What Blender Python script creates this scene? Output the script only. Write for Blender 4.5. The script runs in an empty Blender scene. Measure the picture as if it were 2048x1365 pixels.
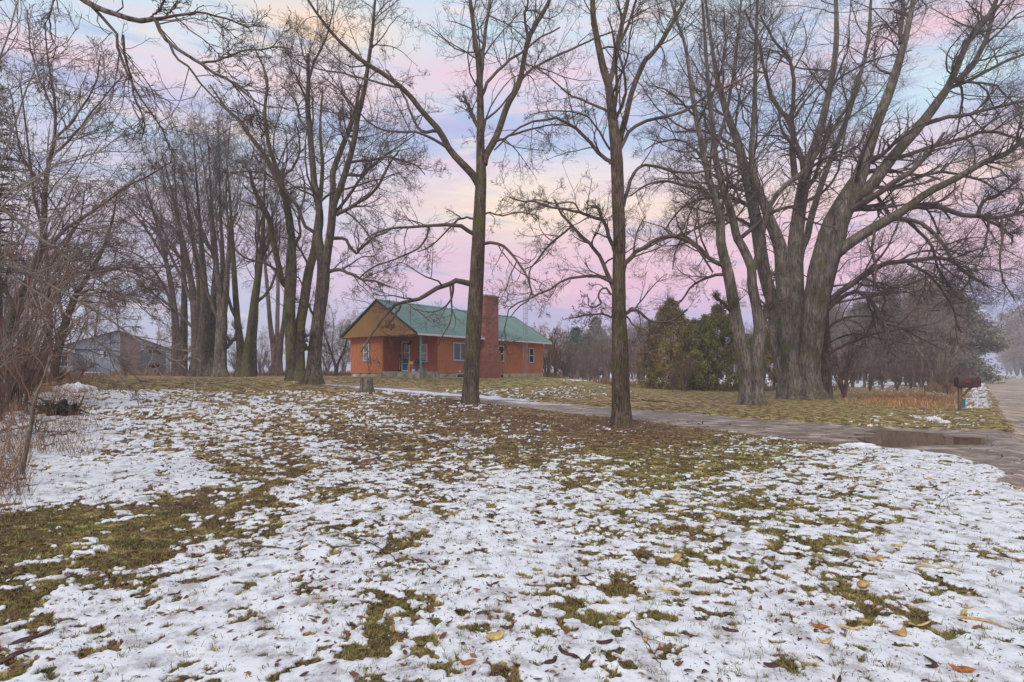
import bpy, math, random
import numpy as np
from mathutils import Vector, Matrix

# ------------------------------------------------------------------ camera, world, sun
F = 1138.0            # focal length in photo pixels (2048 wide)
HZ = 745.0            # horizon row in the photo
CZ = 1.55             # eye height
S = bpy.context.scene
COL = S.collection
cam = bpy.data.objects.new('camera', bpy.data.cameras.new('camera'))
COL.objects.link(cam)
cam.location = (0, 0, CZ)
cam.rotation_euler = (math.radians(90), 0, 0)
cam.data.sensor_width = 36
cam.data.lens = 36 * F / 2048
cam.data.shift_y = (HZ - 682.5) / 2048
cam.data.clip_end = 6000
cam.data.clip_start = 0.05
S.camera = cam
S.render.resolution_x, S.render.resolution_y = 1024, 682
S.view_settings.view_transform = 'Standard'
S.view_settings.look = 'None'
S.view_settings.exposure = 0.28
S.view_settings.gamma = 1.0
S.render.engine = 'CYCLES'
S.cycles.max_bounces = 4
S.cycles.diffuse_bounces = 3
S.cycles.volume_bounces = 1
S.cycles.transparent_max_bounces = 8

SUN_EL, SUN_AZ = math.radians(46), math.radians(205)      # azimuth from +Y, clockwise
sun = bpy.data.objects.new('sun', bpy.data.lights.new('sun', 'SUN'))
COL.objects.link(sun)
sun.data.energy = 1.5
sun.data.angle = math.radians(18)
sun.data.color = (1.0, 0.93, 0.87)
sd = Vector((math.sin(SUN_AZ) * math.cos(SUN_EL), math.cos(SUN_AZ) * math.cos(SUN_EL), math.sin(SUN_EL)))
sun.rotation_euler = sd.to_track_quat('Z', 'Y').to_euler()


def srgb(r, g, b):
    f = lambda c: (c / 255) / 12.92 if c / 255 <= 0.04045 else ((c / 255 + 0.055) / 1.055) ** 2.4
    return (f(r), f(g), f(b), 1.0)


class NT:
    """small helper round a node tree"""
    def __init__(s, tree):
        s.t = tree
        for n in list(tree.nodes):
            tree.nodes.remove(n)

    def n(s, kind, ins=None, **kw):
        nd = s.t.nodes.new(kind)
        for k, v in kw.items():
            setattr(nd, k, v)
        for k, v in (ins or {}).items():
            if isinstance(v, bpy.types.NodeSocket):
                s.t.links.new(v, nd.inputs[k])
            else:
                nd.inputs[k].default_value = v
        return nd

    def math(s, op, a, b=0.0, c=0.0, clamp=False):
        nd = s.n('ShaderNodeMath', {0: a, 1: b, 2: c}, operation=op, use_clamp=clamp)
        return nd.outputs[0]

    def mix(s, fac, a, b, mode='MIX'):
        nd = s.n('ShaderNodeMix', data_type='RGBA', blend_type=mode)
        for i, v in ((0, fac), (6, a), (7, b)):
            if isinstance(v, bpy.types.NodeSocket):
                s.t.links.new(v, nd.inputs[i])
            else:
                nd.inputs[i].default_value = v if i == 0 or len(v) == 4 else (*v, 1)
        return nd.outputs[2]

    def ramp(s, fac, stops, interp='LINEAR'):
        nd = s.n('ShaderNodeValToRGB', {0: fac})
        cr = nd.color_ramp
        cr.interpolation = interp
        while len(cr.elements) < len(stops):
            cr.elements.new(0.5)
        for e, (p, c) in zip(cr.elements, stops):
            e.position = p
            e.color = c if isinstance(c, tuple) and len(c) == 4 else ((*c, 1) if isinstance(c, tuple) else (c, c, c, 1))
        return nd.outputs[0]

    def noise(s, vec, scale, detail=4.0, rough=0.55, dist=0.0):
        nd = s.n('ShaderNodeTexNoise', {'Scale': scale, 'Detail': detail, 'Roughness': rough, 'Distortion': dist})
        if vec is not None:
            s.t.links.new(vec, nd.inputs['Vector'])
        return nd.outputs['Fac']

    def scale(s, vec, x, y, z):
        nd = s.n('ShaderNodeMapping', {'Scale': (x, y, z)})
        s.t.links.new(vec, nd.inputs['Vector'])
        return nd.outputs[0]


# world: Nishita daylight under a pastel layered evening cloud cover
W = bpy.data.worlds.new('World')
S.world = W
W.use_nodes = True
w = NT(W.node_tree)
sky = w.n('ShaderNodeTexSky', sky_type='NISHITA', sun_disc=False, sun_elevation=SUN_EL, sun_rotation=SUN_AZ)
tc = w.n('ShaderNodeTexCoord').outputs['Generated']
sep = w.n('ShaderNodeSeparateXYZ', {0: tc})
X, Y, Z = sep.outputs
hor = w.math('SQRT', w.math('ADD', w.math('MULTIPLY', X, X), w.math('MULTIPLY', Y, Y)))
tan = w.math('DIVIDE', Z, w.math('MAXIMUM', hor, 0.05))
az = w.math('ARCTAN2', X, Y)
cv = w.n('ShaderNodeCombineXYZ', {0: w.math('MULTIPLY', az, 1.6), 1: w.math('MULTIPLY', tan, 9.0), 2: 3.7}).outputs[0]
n1 = w.noise(cv, 1.15, 5, 0.55, 0.6)
cv2 = w.n('ShaderNodeCombineXYZ', {0: w.math('MULTIPLY', az, 2.4), 1: w.math('MULTIPLY', tan, 12.0), 2: 11.3}).outputs[0]
n2 = w.noise(cv2, 1.5, 7, 0.6, 0.9)
cv3 = w.n('ShaderNodeCombineXYZ', {0: w.math('MULTIPLY', az, 3.0), 1: w.math('MULTIPLY', tan, 15.0), 2: 4.9}).outputs[0]
n3 = w.noise(cv3, 1.6, 8, 0.62, 0.7)
warp = w.math('ADD', tan, w.math('MULTIPLY', w.math('SUBTRACT', n1, 0.5), 0.07))
base = w.ramp(warp, [(0.0, srgb(168, 178, 206)), (0.10, srgb(192, 176, 212)), (0.15, srgb(232, 192, 214)),
                     (0.21, srgb(228, 196, 214)), (0.27, srgb(243, 220, 212)), (0.335, srgb(232, 220, 228)),
                     (0.39, srgb(190, 207, 229)), (0.45, srgb(188, 205, 230)), (0.49, srgb(208, 204, 225)),
                     (0.545, srgb(216, 213, 226)), (0.60, srgb(204, 224, 236)), (0.80, srgb(200, 220, 234))])
cl = w.ramp(n2, [(0.48, 0.0), (0.57, 1.0)])
ccol = w.ramp(warp, [(0.0, srgb(178, 178, 205)), (0.14, srgb(226, 178, 206)), (0.26, srgb(240, 206, 214)), (0.40, srgb(176, 186, 222)),
                     (0.47, srgb(238, 208, 214)), (0.54, srgb(232, 204, 212)), (0.62, srgb(222, 214, 226)), (0.9, srgb(200, 210, 226))])
col = w.mix(w.math('MULTIPLY', cl, 0.62), base, ccol)
cl2 = w.ramp(n1, [(0.28, 1.0), (0.42, 0.0)])
col = w.mix(w.math('MULTIPLY', cl2, 0.5), col, srgb(176, 192, 226))


def blob(col, px, py, sx, sy, c, k):
    a0, t0 = math.atan2(px - 1024, F), (HZ - py) / F * math.cos(math.atan2(px - 1024, F))
    da = w.math('DIVIDE', w.math('SUBTRACT', az, a0), sx)
    dt = w.math('DIVIDE', w.math('SUBTRACT', warp, t0), sy)
    g = w.math('EXPONENT', w.math('MULTIPLY', w.math('ADD', w.math('MULTIPLY', da, da), w.math('MULTIPLY', dt, dt)), -1.0))
    return w.mix(w.math('MULTIPLY', g, k), col, c)


col = blob(col, 300, 40, 0.5, 0.09, srgb(204, 224, 234), 0.85)
col = blob(col, 250, 280, 0.32, 0.10, srgb(192, 212, 232), 0.85)
col = blob(col, 250, 600, 0.50, 0.17, srgb(192, 202, 222), 0.9)
col = blob(col, 1070, 430, 0.22, 0.07, srgb(252, 234, 210), 0.85)
col = blob(col, 640, 45, 0.13, 0.05, srgb(252, 224, 198), 0.95)
col = blob(col, 880, 245, 0.20, 0.025, srgb(180, 184, 222), 0.8)
col = blob(col, 560, 160, 0.20, 0.028, srgb(242, 214, 216), 0.85)
col = blob(col, 1000, 150, 0.20, 0.025, srgb(236, 204, 214), 0.8)
col = blob(col, 900, 330, 0.12, 0.012, srgb(238, 208, 222), 0.8)
col = blob(col, 1250, 545, 0.5, 0.05, srgb(238, 200, 214), 0.55)
col = blob(col, 1950, 645, 0.24, 0.06, srgb(160, 176, 212), 0.85)
col = blob(col, 360, 235, 0.18, 0.016, srgb(250, 226, 214), 0.9)
col = blob(col, 100, 105, 0.25, 0.022, srgb(244, 214, 214), 0.85)
col = blob(col, 180, 165, 0.22, 0.018, srgb(190, 190, 222), 0.8)
col = blob(col, 1560, 90, 0.3, 0.04, srgb(200, 216, 234), 0.7)
col = blob(col, 1880, 50, 0.10, 0.03, srgb(240, 204, 212), 0.8)
col = blob(col, 1930, 140, 0.12, 0.035, srgb(210, 232, 238), 0.95)
col = blob(col, 1850, 470, 0.3, 0.07, srgb(238, 212, 216), 0.6)
col = w.mix(w.math('MULTIPLY', w.ramp(n3, [(0.52, 0.0), (0.60, 1.0)]), 0.40), col, ccol)
shd = w.math('MULTIPLY', w.ramp(n3, [(0.34, 1.0), (0.46, 0.0)]), 0.65)
col = w.mix(shd, col, w.ramp(tan, [(0.0, srgb(160, 172, 206)), (0.3, srgb(180, 184, 216)), (0.5, srgb(174, 192, 224))]))
col = w.mix(w.math('MULTIPLY', w.ramp(n2, [(0.60, 0.0), (0.70, 1.0)]), 0.5), col, srgb(252, 228, 214))
below = w.math('LESS_THAN', Z, -0.002)
col = w.mix(below, col, (0.35, 0.33, 0.33, 1))
bg1 = w.n('ShaderNodeBackground', {'Color': sky.outputs[0], 'Strength': 0.05})
hs = w.n('ShaderNodeHueSaturation', {'Saturation': 1.16, 'Value': 1.0, 'Color': col})
bg2 = w.n('ShaderNodeBackground', {'Color': hs.outputs[0], 'Strength': 0.98})
mxs = w.n('ShaderNodeMixShader', {0: 0.94, 1: bg1.outputs[0], 2: bg2.outputs[0]})
w.n('ShaderNodeOutputWorld', {'Surface': mxs.outputs[0]})

# ------------------------------------------------------------------ object helpers
rng = np.random.default_rng(7)
random.seed(7)


def tag(o, label=None, cat=None, group=None, kind=None):
    if label: o['label'] = label
    if cat: o['category'] = cat
    if group: o['group'] = group
    if kind: o['kind'] = kind
    return o


def empty(name, loc=(0, 0, 0), rz=0.0, **kw):
    o = bpy.data.objects.new(name, None)
    o.empty_display_size = 0.2
    COL.objects.link(o)
    o.location = loc
    o.rotation_euler = (0, 0, rz)
    return tag(o, **kw)


def link(name, me, mat, parent=None, smooth=False):
    if mat is not None and not me.materials:
        me.materials.append(mat)
    if smooth:
        me.shade_smooth()
    o = bpy.data.objects.new(name, me)
    COL.objects.link(o)
    if parent is not None:
        o.parent = parent
    return o


def np_mesh(name, V, quads=None, tris=None):
    me = bpy.data.meshes.new(name)
    V = np.asarray(V, dtype=np.float32)
    me.vertices.add(len(V))
    me.vertices.foreach_set('co', V.ravel())
    nq = 0 if quads is None else len(quads)
    nt = 0 if tris is None else len(tris)
    parts = []
    if nq: parts.append(np.asarray(quads, dtype=np.int32).ravel())
    if nt: parts.append(np.asarray(tris, dtype=np.int32).ravel())
    li = np.concatenate(parts)
    me.loops.add(len(li))
    me.loops.foreach_set('vertex_index', li)
    st = np.concatenate([np.arange(nq, dtype=np.int32) * 4, nq * 4 + np.arange(nt, dtype=np.int32) * 3])
    me.polygons.add(nq + nt)
    me.polygons.foreach_set('loop_start', st.astype(np.int32))
    me.update(calc_edges=True)
    return me


def point_attr(me, name, arr):
    a = me.attributes.new(name, 'FLOAT', 'POINT')
    a.data.foreach_set('value', np.asarray(arr, dtype=np.float32).ravel())


class MB:
    """collects boxes, prisms and tubes into one mesh"""
    def __init__(s):
        s.V, s.F = [], []

    def quad(s, *p):
        b = len(s.V); s.V += [tuple(q) for q in p]; s.F.append(tuple(range(b, b + len(p))))
        return s

    def box(s, x0, x1, y0, y1, z0, z1):
        b = len(s.V)
        s.V += [(x, y, z) for z in (z0, z1) for x, y in ((x0, y0), (x1, y0), (x1, y1), (x0, y1))]
        for f in ((3, 2, 1, 0), (4, 5, 6, 7), (0, 1, 5, 4), (1, 2, 6, 5), (2, 3, 7, 6), (3, 0, 4, 7)):
            s.F.append(tuple(b + i for i in f))
        return s

    def prism(s, poly, axis, a0, a1):
        """extrude 2-D poly along axis ('x': poly is (y,z); 'y': (x,z); 'z': (x,y))"""
        b = len(s.V); n = len(poly)
        for a in (a0, a1):
            for p, q in poly:
                s.V.append({'x': (a, p, q), 'y': (p, a, q), 'z': (p, q, a)}[axis])
        s.F.append(tuple(b + i for i in range(n))[::-1]); s.F.append(tuple(b + n + i for i in range(n)))
        for i in range(n):
            j = (i + 1) % n
            s.F.append((b + i, b + j, b + n + j, b + n + i))
        return s

    def tube(s, pts, rad, sides=6):
        pts = [Vector(p) for p in pts]
        if not hasattr(rad, '__len__'): rad = [rad] * len(pts)
        b = len(s.V)
        d0 = (pts[-1] - pts[0]).normalized()
        ref = Vector((1, 0, 0)) if abs(d0.x) < 0.6 else Vector((0, 0, 1))
        for i, p in enumerate(pts):
            t = (pts[min(i + 1, len(pts) - 1)] - pts[max(i - 1, 0)]).normalized()
            u = t.cross(ref).normalized(); v = t.cross(u)
            for k in range(sides):
                a = 2 * math.pi * k / sides
                s.V.append(tuple(p + (u * math.cos(a) + v * math.sin(a)) * rad[i]))
        for i in range(len(pts) - 1):
            for k in range(sides):
                k2 = (k + 1) % sides
                s.F.append((b + i * sides + k, b + i * sides + k2, b + (i + 1) * sides + k2, b + (i + 1) * sides + k))
        s.F.append(tuple(b + k for k in range(sides))[::-1])
        s.F.append(tuple(b + (len(pts) - 1) * sides + k for k in range(sides)))
        return s

    def build(s, name, mat, parent=None, smooth=False, bevel=0.0):
        me = bpy.data.meshes.new(name)
        me.from_pydata(s.V, [], s.F)
        me.validate()
        import bmesh
        bm = bmesh.new(); bm.from_mesh(me)
        bmesh.ops.recalc_face_normals(bm, faces=bm.faces)
        bm.to_mesh(me); bm.free()
        o = link(name, me, mat, parent, smooth)
        if bevel:
            m = o.modifiers.new('bevel', 'BEVEL'); m.width = bevel; m.segments = 2; m.limit_method = 'ANGLE'
        return o


# ------------------------------------------------------------------ terrain
def sstep(a, b, x):
    t = np.clip((x - a) / (b - a), 0, 1)
    return t * t * (3 - 2 * t)


RA = math.atan((1958 - 1024) / F)                 # heading of the road and of the house
RU = np.array([math.sin(RA), math.cos(RA)]); RN = np.array([math.cos(RA), -math.sin(RA)])


def height(x, y):
    x = np.asarray(x, float); y = np.asarray(y, float)
    q = x * RN[0] + y * RN[1]
    z = 1.25 * sstep(4, 31, -q) * (1 - 0.8 * sstep(1.5, 13, x))
    z = z - 0.16 * np.exp(-((q + 1.6) / 0.9) ** 2) * sstep(12, 20, y)      # shallow ditch beside the road
    z = z - 0.10 * sstep(0.4, 0.9, q) * sstep(9.5, 8.6, q)                  # road bed below the lawn
    return z


def ground(px, py, back=0.0):
    """world point on the terrain seen at photo pixel (px, py)"""
    dx, dz = (px - 1024) / F, (HZ - py) / F
    ys = np.concatenate([np.arange(1.5, 60, 0.05), np.arange(60, 400, 0.5)])
    h = CZ + dz * ys - height(dx * ys, ys)
    i = np.argmax(h < 0) if (h < 0).any() else len(ys) - 1
    y = ys[i] + back
    return Vector((dx * y, y, float(height(dx * y, y))))


def gz(x, y):
    return float(height(x, y))


def lattice(ix, iy, seed):
    h = (ix.astype(np.int64) * 374761393 + iy.astype(np.int64) * 668265263 + seed * 1442695041) & 0xFFFFFFFF
    h = ((h ^ (h >> 13)) * 1274126177) & 0xFFFFFFFF
    h = h ^ (h >> 16)
    return (h & 0xFFFF) / 65535.0


def vnoise(x, y, seed):
    ix, iy = np.floor(x), np.floor(y)
    fx, fy = x - ix, y - iy
    fx, fy = fx * fx * (3 - 2 * fx), fy * fy * (3 - 2 * fy)
    a, b = lattice(ix, iy, seed), lattice(ix + 1, iy, seed)
    c, d = lattice(ix, iy + 1, seed), lattice(ix + 1, iy + 1, seed)
    return (a * (1 - fx) + b * fx) * (1 - fy) + (c * (1 - fx) + d * fx) * fy


def fbm(x, y, size, octs, seed, gain=0.55):
    s = 0.0; amp = 1.0; tot = 0.0; f = 1.0 / size
    for o in range(octs):
        s = s + amp * vnoise(x * f + 17.3 * o, y * f - 9.1 * o, seed + o)
        tot += amp; amp *= gain; f *= 2.03
    return s / tot


# layout of snow / green grass over the yard: (pixel x, pixel y, snow, green)
LAY = [(60, 980, .99, .4), (200, 1000, .99, .4), (330, 965, .92, .3), (30, 900, .8, .3), (150, 880, .72, .3), (100, 840, .78, .2), (200, 800, .85, .3),
       (350, 800, .68, .3), (500, 800, .6, .3), (300, 850, .6, .3), (450, 870, .58, .3), (650, 800, .48, .4), (700, 850, .46, .35), (600, 900, .5, .3), (800, 870, .33, .35),
       (900, 840, .15, .4), (1000, 850, .17, .3), (1100, 840, .08, .2), (1200, 870, .12, .3), (1350, 870, .05, .25), (1500, 880, .25, .9), (1620, 892, .4, .8), (1000, 880, .3, .5),
       (1100, 920, .34, .6), (1300, 920, .28, .85), (1450, 900, .3, 1), (150, 1060, .04, .8), (60, 1110, .08, .7), (300, 1050, .08, .5), (370, 1035, .15, .3), (0, 1170, .3, .7), (230, 1115, .12, .8),
       (200, 1160, .5, .5), (430, 1090, .62, .5), (500, 1130, .82, .5), (400, 1200, .9, .4), (300, 1300, .9, .4), (600, 1250, .93, .4), (100, 1300, .5, .3), (60, 1350, .45, .4),
       (200, 1240, .8, .4), (800, 1000, .72, .4), (1000, 980, .7, .4), (700, 980, .66, .3), (550, 930, .42, .3), (850, 945, .42, .3), (1200, 1000, .6, .6), (1000, 1150, .85, .5),
       (1300, 1050, .64, .6), (1300, 1150, .7, .6), (1500, 1000, .52, .7), (1500, 1100, .62, .6), (1700, 1000, .62, .6), (1700, 930, .62, .6), (1850, 930, .88, .5), (1900, 1000, .84, .5),
       (2000, 1100, .95, .5), (2040, 1250, .98, .5), (1900, 1150, .78, .7), (1800, 1250, .7, .6), (1900, 1300, .76, .7), (1600, 1200, .74, .6), (1500, 1300, .72, .6), (1300, 1300, .72, .5),
       (1100, 1300, .75, .5), (950, 1300, .82, .5), (800, 1340, .66, .5), (300, 787, .66, .4), (600, 789, .5, .3), (740, 797, .42, .3), (850, 800, .3, .3),
       (200, 773, 0, .6), (400, 773, 0, .55), (600, 778, .0, .3), (300, 765, 0, .4), (500, 765, 0, .4), (700, 765, 0, .3), (900, 768, 0, .3), (1000, 770, 0, .7), (1080, 765, .0, .8), (1100, 756, 0, .8), (1150, 766, 0, .8), (1040, 759, 0, .9), (980, 760, 0, .8), (1200, 768, 0, .6), (900, 759, 0, .5),  (1120, 781, .38, .4),
       (1190, 786, .16, .4), (1300, 792, .02, .3), (1400, 800, 0, .3), (1600, 820, 0, .5), (1700, 825, .05, .6), (1800, 842, .2, .6), (1870, 843, .3, .5), (1930, 845, .08, .6), (1500, 792, 0, .5), (1700, 806, 0, .7), (1920, 810, .08, .5),
       (1900, 780, .25, .2), (1600, 785, .02, .5), (1300, 780, .05, .6), (1210, 772, .15, .6), (1200, 760, .97, .2), (1350, 764, .97, .2), (1500, 764, .97, .2), (1700, 764, .9, .2), (1900, 762, .7, .2),
       (1250, 752, .97, .2), (1500, 752, .97, .2), (1800, 752, .9, .2), (1000, 752, .2, .2), (600, 750, .0, .1), (300, 752, 0, .2), (100, 752, 0, .2)]
LAY = np.array(LAY)


def layout(x, y):
    yy = np.maximum(y, 0.3)
    px = 1024 + x / yy * F
    py = HZ + (CZ - height(x, y)) / yy * F
    lv = np.log(np.maximum(py - 741, 2))
    l0 = np.log(LAY[:, 1] - 741)
    num = np.zeros(x.shape); g = np.zeros(x.shape); den = np.full(x.shape, 1e-9)
    for (cx, cy, sv, gv), lc in zip(LAY, l0):
        wt = np.exp(-((px - cx) / 75) ** 2 - ((lv - lc) / 0.13) ** 2) + 1e-5 * np.exp(-((px - cx) / 400) ** 2 - ((lv - lc) / 0.8) ** 2)
        num += wt * (sv - (0.07 if 0.2 < sv < 0.8 and cy < 1120 else 0)); g += wt * gv; den += wt
    out = num / den; gr = g / den
    behind = y < 1.0
    return np.where(behind, 0.8, out), np.where(behind, 0.5, gr)


def poly_sd(x, y, poly):
    """signed distance, negative inside"""
    P = np.array(poly); n = len(P)
    d = np.full(x.shape, 1e9); inside = np.zeros(x.shape, bool)
    for i in range(n):
        a, b = P[i], P[(i + 1) % n]
        e = b - a
        t = np.clip(((x - a[0]) * e[0] + (y - a[1]) * e[1]) / max(e @ e, 1e-9), 0, 1)
        d = np.minimum(d, np.hypot(x - a[0] - t * e[0], y - a[1] - t * e[1]))
        c = ((a[1] > y) != (b[1] > y)) & (x < (b[0] - a[0]) * (y - a[1]) / (b[1] - a[1] + 1e-12) + a[0])
        inside ^= c
    return np.where(inside, -d, d)


UP = [(1985, 857), (1930, 857), (1800, 853), (1700, 849), (1500, 834), (1300, 820), (1100, 804), (960, 791), (860, 779), (760, 770), (680, 764), (610, 759), (560, 757)]
LO = [(560, 760), (640, 767), (760, 779), (860, 791), (960, 804), (1100, 819), (1262, 838), (1400, 855), (1560, 871), (1690, 888), (1800, 898), (1900, 912), (1970, 935), (2030, 975)]
DRIVE = [tuple(ground(*p)[:2]) for p in UP] + [tuple(ground(*p)[:2]) for p in LO] + [(7.5, 3.5), (14, 14)]


def drive_sd(x, y):
    return poly_sd(x, y, DRIVE)


def road_q(x, y):
    return x * RN[0] + y * RN[1]


def snow_cover(x, y):
    s, g = layout(x, y)
    r = np.hypot(x, y)
    n = 0.20 * fbm(x, y, 0.9, 3, 3) + 0.36 * fbm(x, y, 0.21, 4, 21) + 0.44 * fbm(x, y, 0.075, 3, 41)
    n = (n - 0.5) * 4.4 + 0.5             # spread to about 0..1
    c = sstep(-0.13, 0.13, s * 1.16 - 0.12 - n - 0.45 * np.exp(-(s / 0.11) ** 2))
    return c, s, g, n


PUD = ground(1845, 878)


def relief(x, y, c, drive, dsd):
    nf = sstep(60, 25, np.hypot(x, y))
    z = height(x, y) + 0.024 * c * nf
    z = z + (fbm(x, y, 0.30, 3, 91) - 0.5) * 0.035 * nf + (fbm(x, y, 2.5, 2, 95) - 0.5) * 0.10 * sstep(1, 4, np.hypot(x, y)) * nf
    z = z + np.sin(np.clip((dsd + 2.6) * 2.2, -9, 9)) * 0.012 * drive - 0.05 * drive * nf
    # basin of the puddle
    u = (x - PUD.x) * math.cos(0.10) + (y - PUD.y) * math.sin(0.10); v = -(x - PUD.x) * math.sin(0.10) + (y - PUD.y) * math.cos(0.10)
    d = np.sqrt((u / 2.1) ** 2 + (v / 0.62) ** 2)
    k = sstep(1.9, 0.95, d)
    return z * (1 - k) + (PUD.z - 0.075 + 0.03 * (fbm(x, y, 0.7, 3, 55) - 0.5)) * k


def material(name, base=(0.5, 0.5, 0.5), rough=0.8, metal=0.0, var=0.15, vscale=6.0, bump=0.0, bscale=40.0, spec=0.3, stretch=(1, 1, 1), c2=None, island=False):
    m = bpy.data.materials.new(name)
    m.use_nodes = True
    t = NT(m.node_tree)
    co = t.n('ShaderNodeTexCoord').outputs['Object']
    co = t.scale(co, *stretch)
    nz = t.noise(co, vscale, 5, 0.6)
    c2 = c2 or tuple(max(0, c * (1 - var * 2.2)) for c in base)
    hi = tuple(min(1, c * (1 + var)) for c in base)
    c = t.ramp(nz, [(0.32, (*c2, 1)), (0.66, (*hi, 1))])
    if island:
        rp = t.n('ShaderNodeNewGeometry').outputs['Random Per Island']
        c = t.mix(1.0, c, t.ramp(rp, [(0, 0.55), (1, 1.35)]), 'MULTIPLY')
    ins = {'Base Color': c, 'Roughness': rough, 'Metallic': metal, 'Specular IOR Level': spec}
    p = t.n('ShaderNodeBsdfPrincipled', ins)
    if bump:
        b = t.n('ShaderNodeBump', {'Strength': 0.6, 'Distance': bump, 'Height': t.noise(co, bscale, 4, 0.6)})
        t.t.links.new(b.outputs[0], p.inputs['Normal'])
    t.n('ShaderNodeOutputMaterial', {'Surface': p.outputs[0]})
    return m


def ground_material():
    m = bpy.data.materials.new('yard_ground')
    m.use_nodes = True
    t = NT(m.node_tree)
    A = lambda n: t.n('ShaderNodeAttribute', attribute_name=n).outputs['Fac']
    co = t.n('ShaderNodeTexCoord').outputs['Object']
    snow, green, drive, road, leaf = A('snow'), A('green'), A('drive'), A('road'), A('leaf')
    fine = t.noise(co, 38, 5, 0.65)
    mid = t.noise(co, 6, 5, 0.6)
    big = t.noise(co, 0.9, 4, 0.55)
    vf = t.noise(co, 130, 3, 0.6)
    # turf: straw, olive green, dead brown leaf flecks, mixed at every size
    na = t.noise(co, 3.2, 11, 0.78)
    nb = t.noise(t.n('ShaderNodeMapping', {'Vector': co, 'Location': (31, 7, 3)}).outputs[0], 2.4, 11, 0.8)
    g1 = t.ramp(na, [(0.42, (0.030, 0.024, 0.010, 1)), (0.475, (0.14, 0.125, 0.026, 1)), (0.52, (0.31, 0.27, 0.06, 1)), (0.58, (0.55, 0.44, 0.16, 1))])
    g2 = t.ramp(na, [(0.42, (0.035, 0.017, 0.012, 1)), (0.475, (0.17, 0.082, 0.042, 1)), (0.52, (0.34, 0.18, 0.085, 1)), (0.58, (0.58, 0.40, 0.21, 1))])
    gf = t.math('ADD', green, t.math('MULTIPLY', t.math('SUBTRACT', nb, 0.5), 2.4), clamp=True)
    turf = t.mix(gf, g2, g1)
    nc = t.noise(t.n('ShaderNodeMapping', {'Vector': co, 'Location': (-13, 41, 9)}).outputs[0], 7.0, 9, 0.75)
    brown = t.ramp(vf, [(0.35, (0.035, 0.017, 0.012, 1)), (0.62, (0.16, 0.075, 0.05, 1))])
    fl = t.ramp(t.math('ADD', nc, t.math('MULTIPLY', leaf, 0.10)), [(0.56, 0.0), (0.60, 1.0)])  # leaf mask holds litter plus contact shade painted at trunk feet
    turf = t.mix(t.math('MULTIPLY', fl, 0.9), turf, brown)
    # snow, slightly lilac with faint grime
    sn = t.ramp(t.noise(co, 5, 9, 0.75), [(0.41, (0.48, 0.44, 0.44, 1)), (0.48, (0.69, 0.665, 0.68, 1)), (0.57, (0.80, 0.78, 0.785, 1))])
    dirt = t.n('ShaderNodeTexNoise', {'Vector': t.scale(co, 1, 1, 1), 'Scale': 55.0, 'Detail': 3.0, 'Roughness': 0.7}).outputs['Fac']
    sn = t.mix(t.ramp(dirt, [(0.66, 0.0), (0.74, 0.55)]), sn, (0.26, 0.19, 0.15, 1))
    edge = t.math('ADD', snow, t.math('MULTIPLY', t.math('SUBTRACT', t.noise(co, 9, 10, 0.82), 0.5), 2.3))
    sp1 = t.noise(t.n('ShaderNodeMapping', {'Vector': co, 'Location': (5, 2, 1)}).outputs[0], 14, 8, 0.8)
    edge = t.math('SUBTRACT', edge, t.ramp(sp1, [(0.585, 0.0), (0.63, 0.7)]))
    sf = t.ramp(edge, [(0.40, 0.0), (0.47, 0.45), (0.62, 1.0)])
    c = t.mix(sf, turf, sn)
    # driveway: brown grey mud with snow slush
    along = t.n('ShaderNodeMapping', {'Rotation': (0, 0, math.radians(38)), 'Scale': (0.9, 1.9, 1)})
    t.t.links.new(co, along.inputs['Vector'])
    streak = t.noise(along.outputs[0], 1.7, 12, 0.80)
    mud = t.ramp(streak, [(0.44, (0.06, 0.036, 0.024, 1)), (0.48, (0.21, 0.135, 0.09, 1)), (0.52, (0.38, 0.265, 0.19, 1)), (0.57, (0.62, 0.51, 0.43, 1))])
    wet = t.ramp(t.noise(along.outputs[0], 0.75, 4, 0.6), [(0.40, 0.42), (0.50, 0.85), (0.60, 1.25)])
    mud = t.mix(1.0, mud, wet, 'MULTIPLY')
    mud = t.mix(0.42, mud, t.ramp(vf, [(0.3, (0.10, 0.07, 0.055, 1)), (0.7, (0.45, 0.36, 0.31, 1))]))
    df = t.ramp(t.math('ADD', drive, t.math('MULTIPLY', t.math('SUBTRACT', mid, 0.5), 0.7)), [(0.44, 0.0), (0.56, 1.0)])
    c = t.mix(df, c, mud)
    slush = A('slush')
    slf = t.ramp(t.math('ADD', t.math('MULTIPLY', slush, 0.95), t.math('MULTIPLY', t.math('SUBTRACT', streak, 0.5), 1.5)), [(0.55, 0.0), (0.68, 1.0)])
    c = t.mix(slf, c, (0.72, 0.70, 0.72, 1))
    # road: tan packed gravel, wheel streaks
    al2 = t.n('ShaderNodeMapping', {'Rotation': (0, 0, RA), 'Scale': (1.8, 0.22, 1)})
    t.t.links.new(co, al2.inputs['Vector'])
    st2 = t.noise(al2.outputs[0], 1.4, 9, 0.7)
    rd = t.ramp(st2, [(0.40, (0.20, 0.14, 0.10, 1)), (0.49, (0.44, 0.32, 0.22, 1)), (0.60, (0.60, 0.47, 0.35, 1))])
    rd = t.mix(0.3, rd, t.ramp(vf, [(0.3, (0.16, 0.11, 0.09, 1)), (0.7, (0.60, 0.47, 0.37, 1))]))
    rd = t.mix(t.ramp(mid, [(0.56, 0.0), (0.64, 0.6)]), rd, (0.13, 0.09, 0.07, 1))
    rd = t.mix(1.0, rd, t.ramp(t.noise(al2.outputs[0], 0.5, 4, .6), [(0.4, 0.72), (0.6, 1.15)]), 'MULTIPLY')
    rf = t.ramp(t.math('ADD', road, t.math('MULTIPLY', t.math('SUBTRACT', mid, 0.5), 0.4)), [(0.42, 0.0), (0.58, 1.0)])
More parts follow.
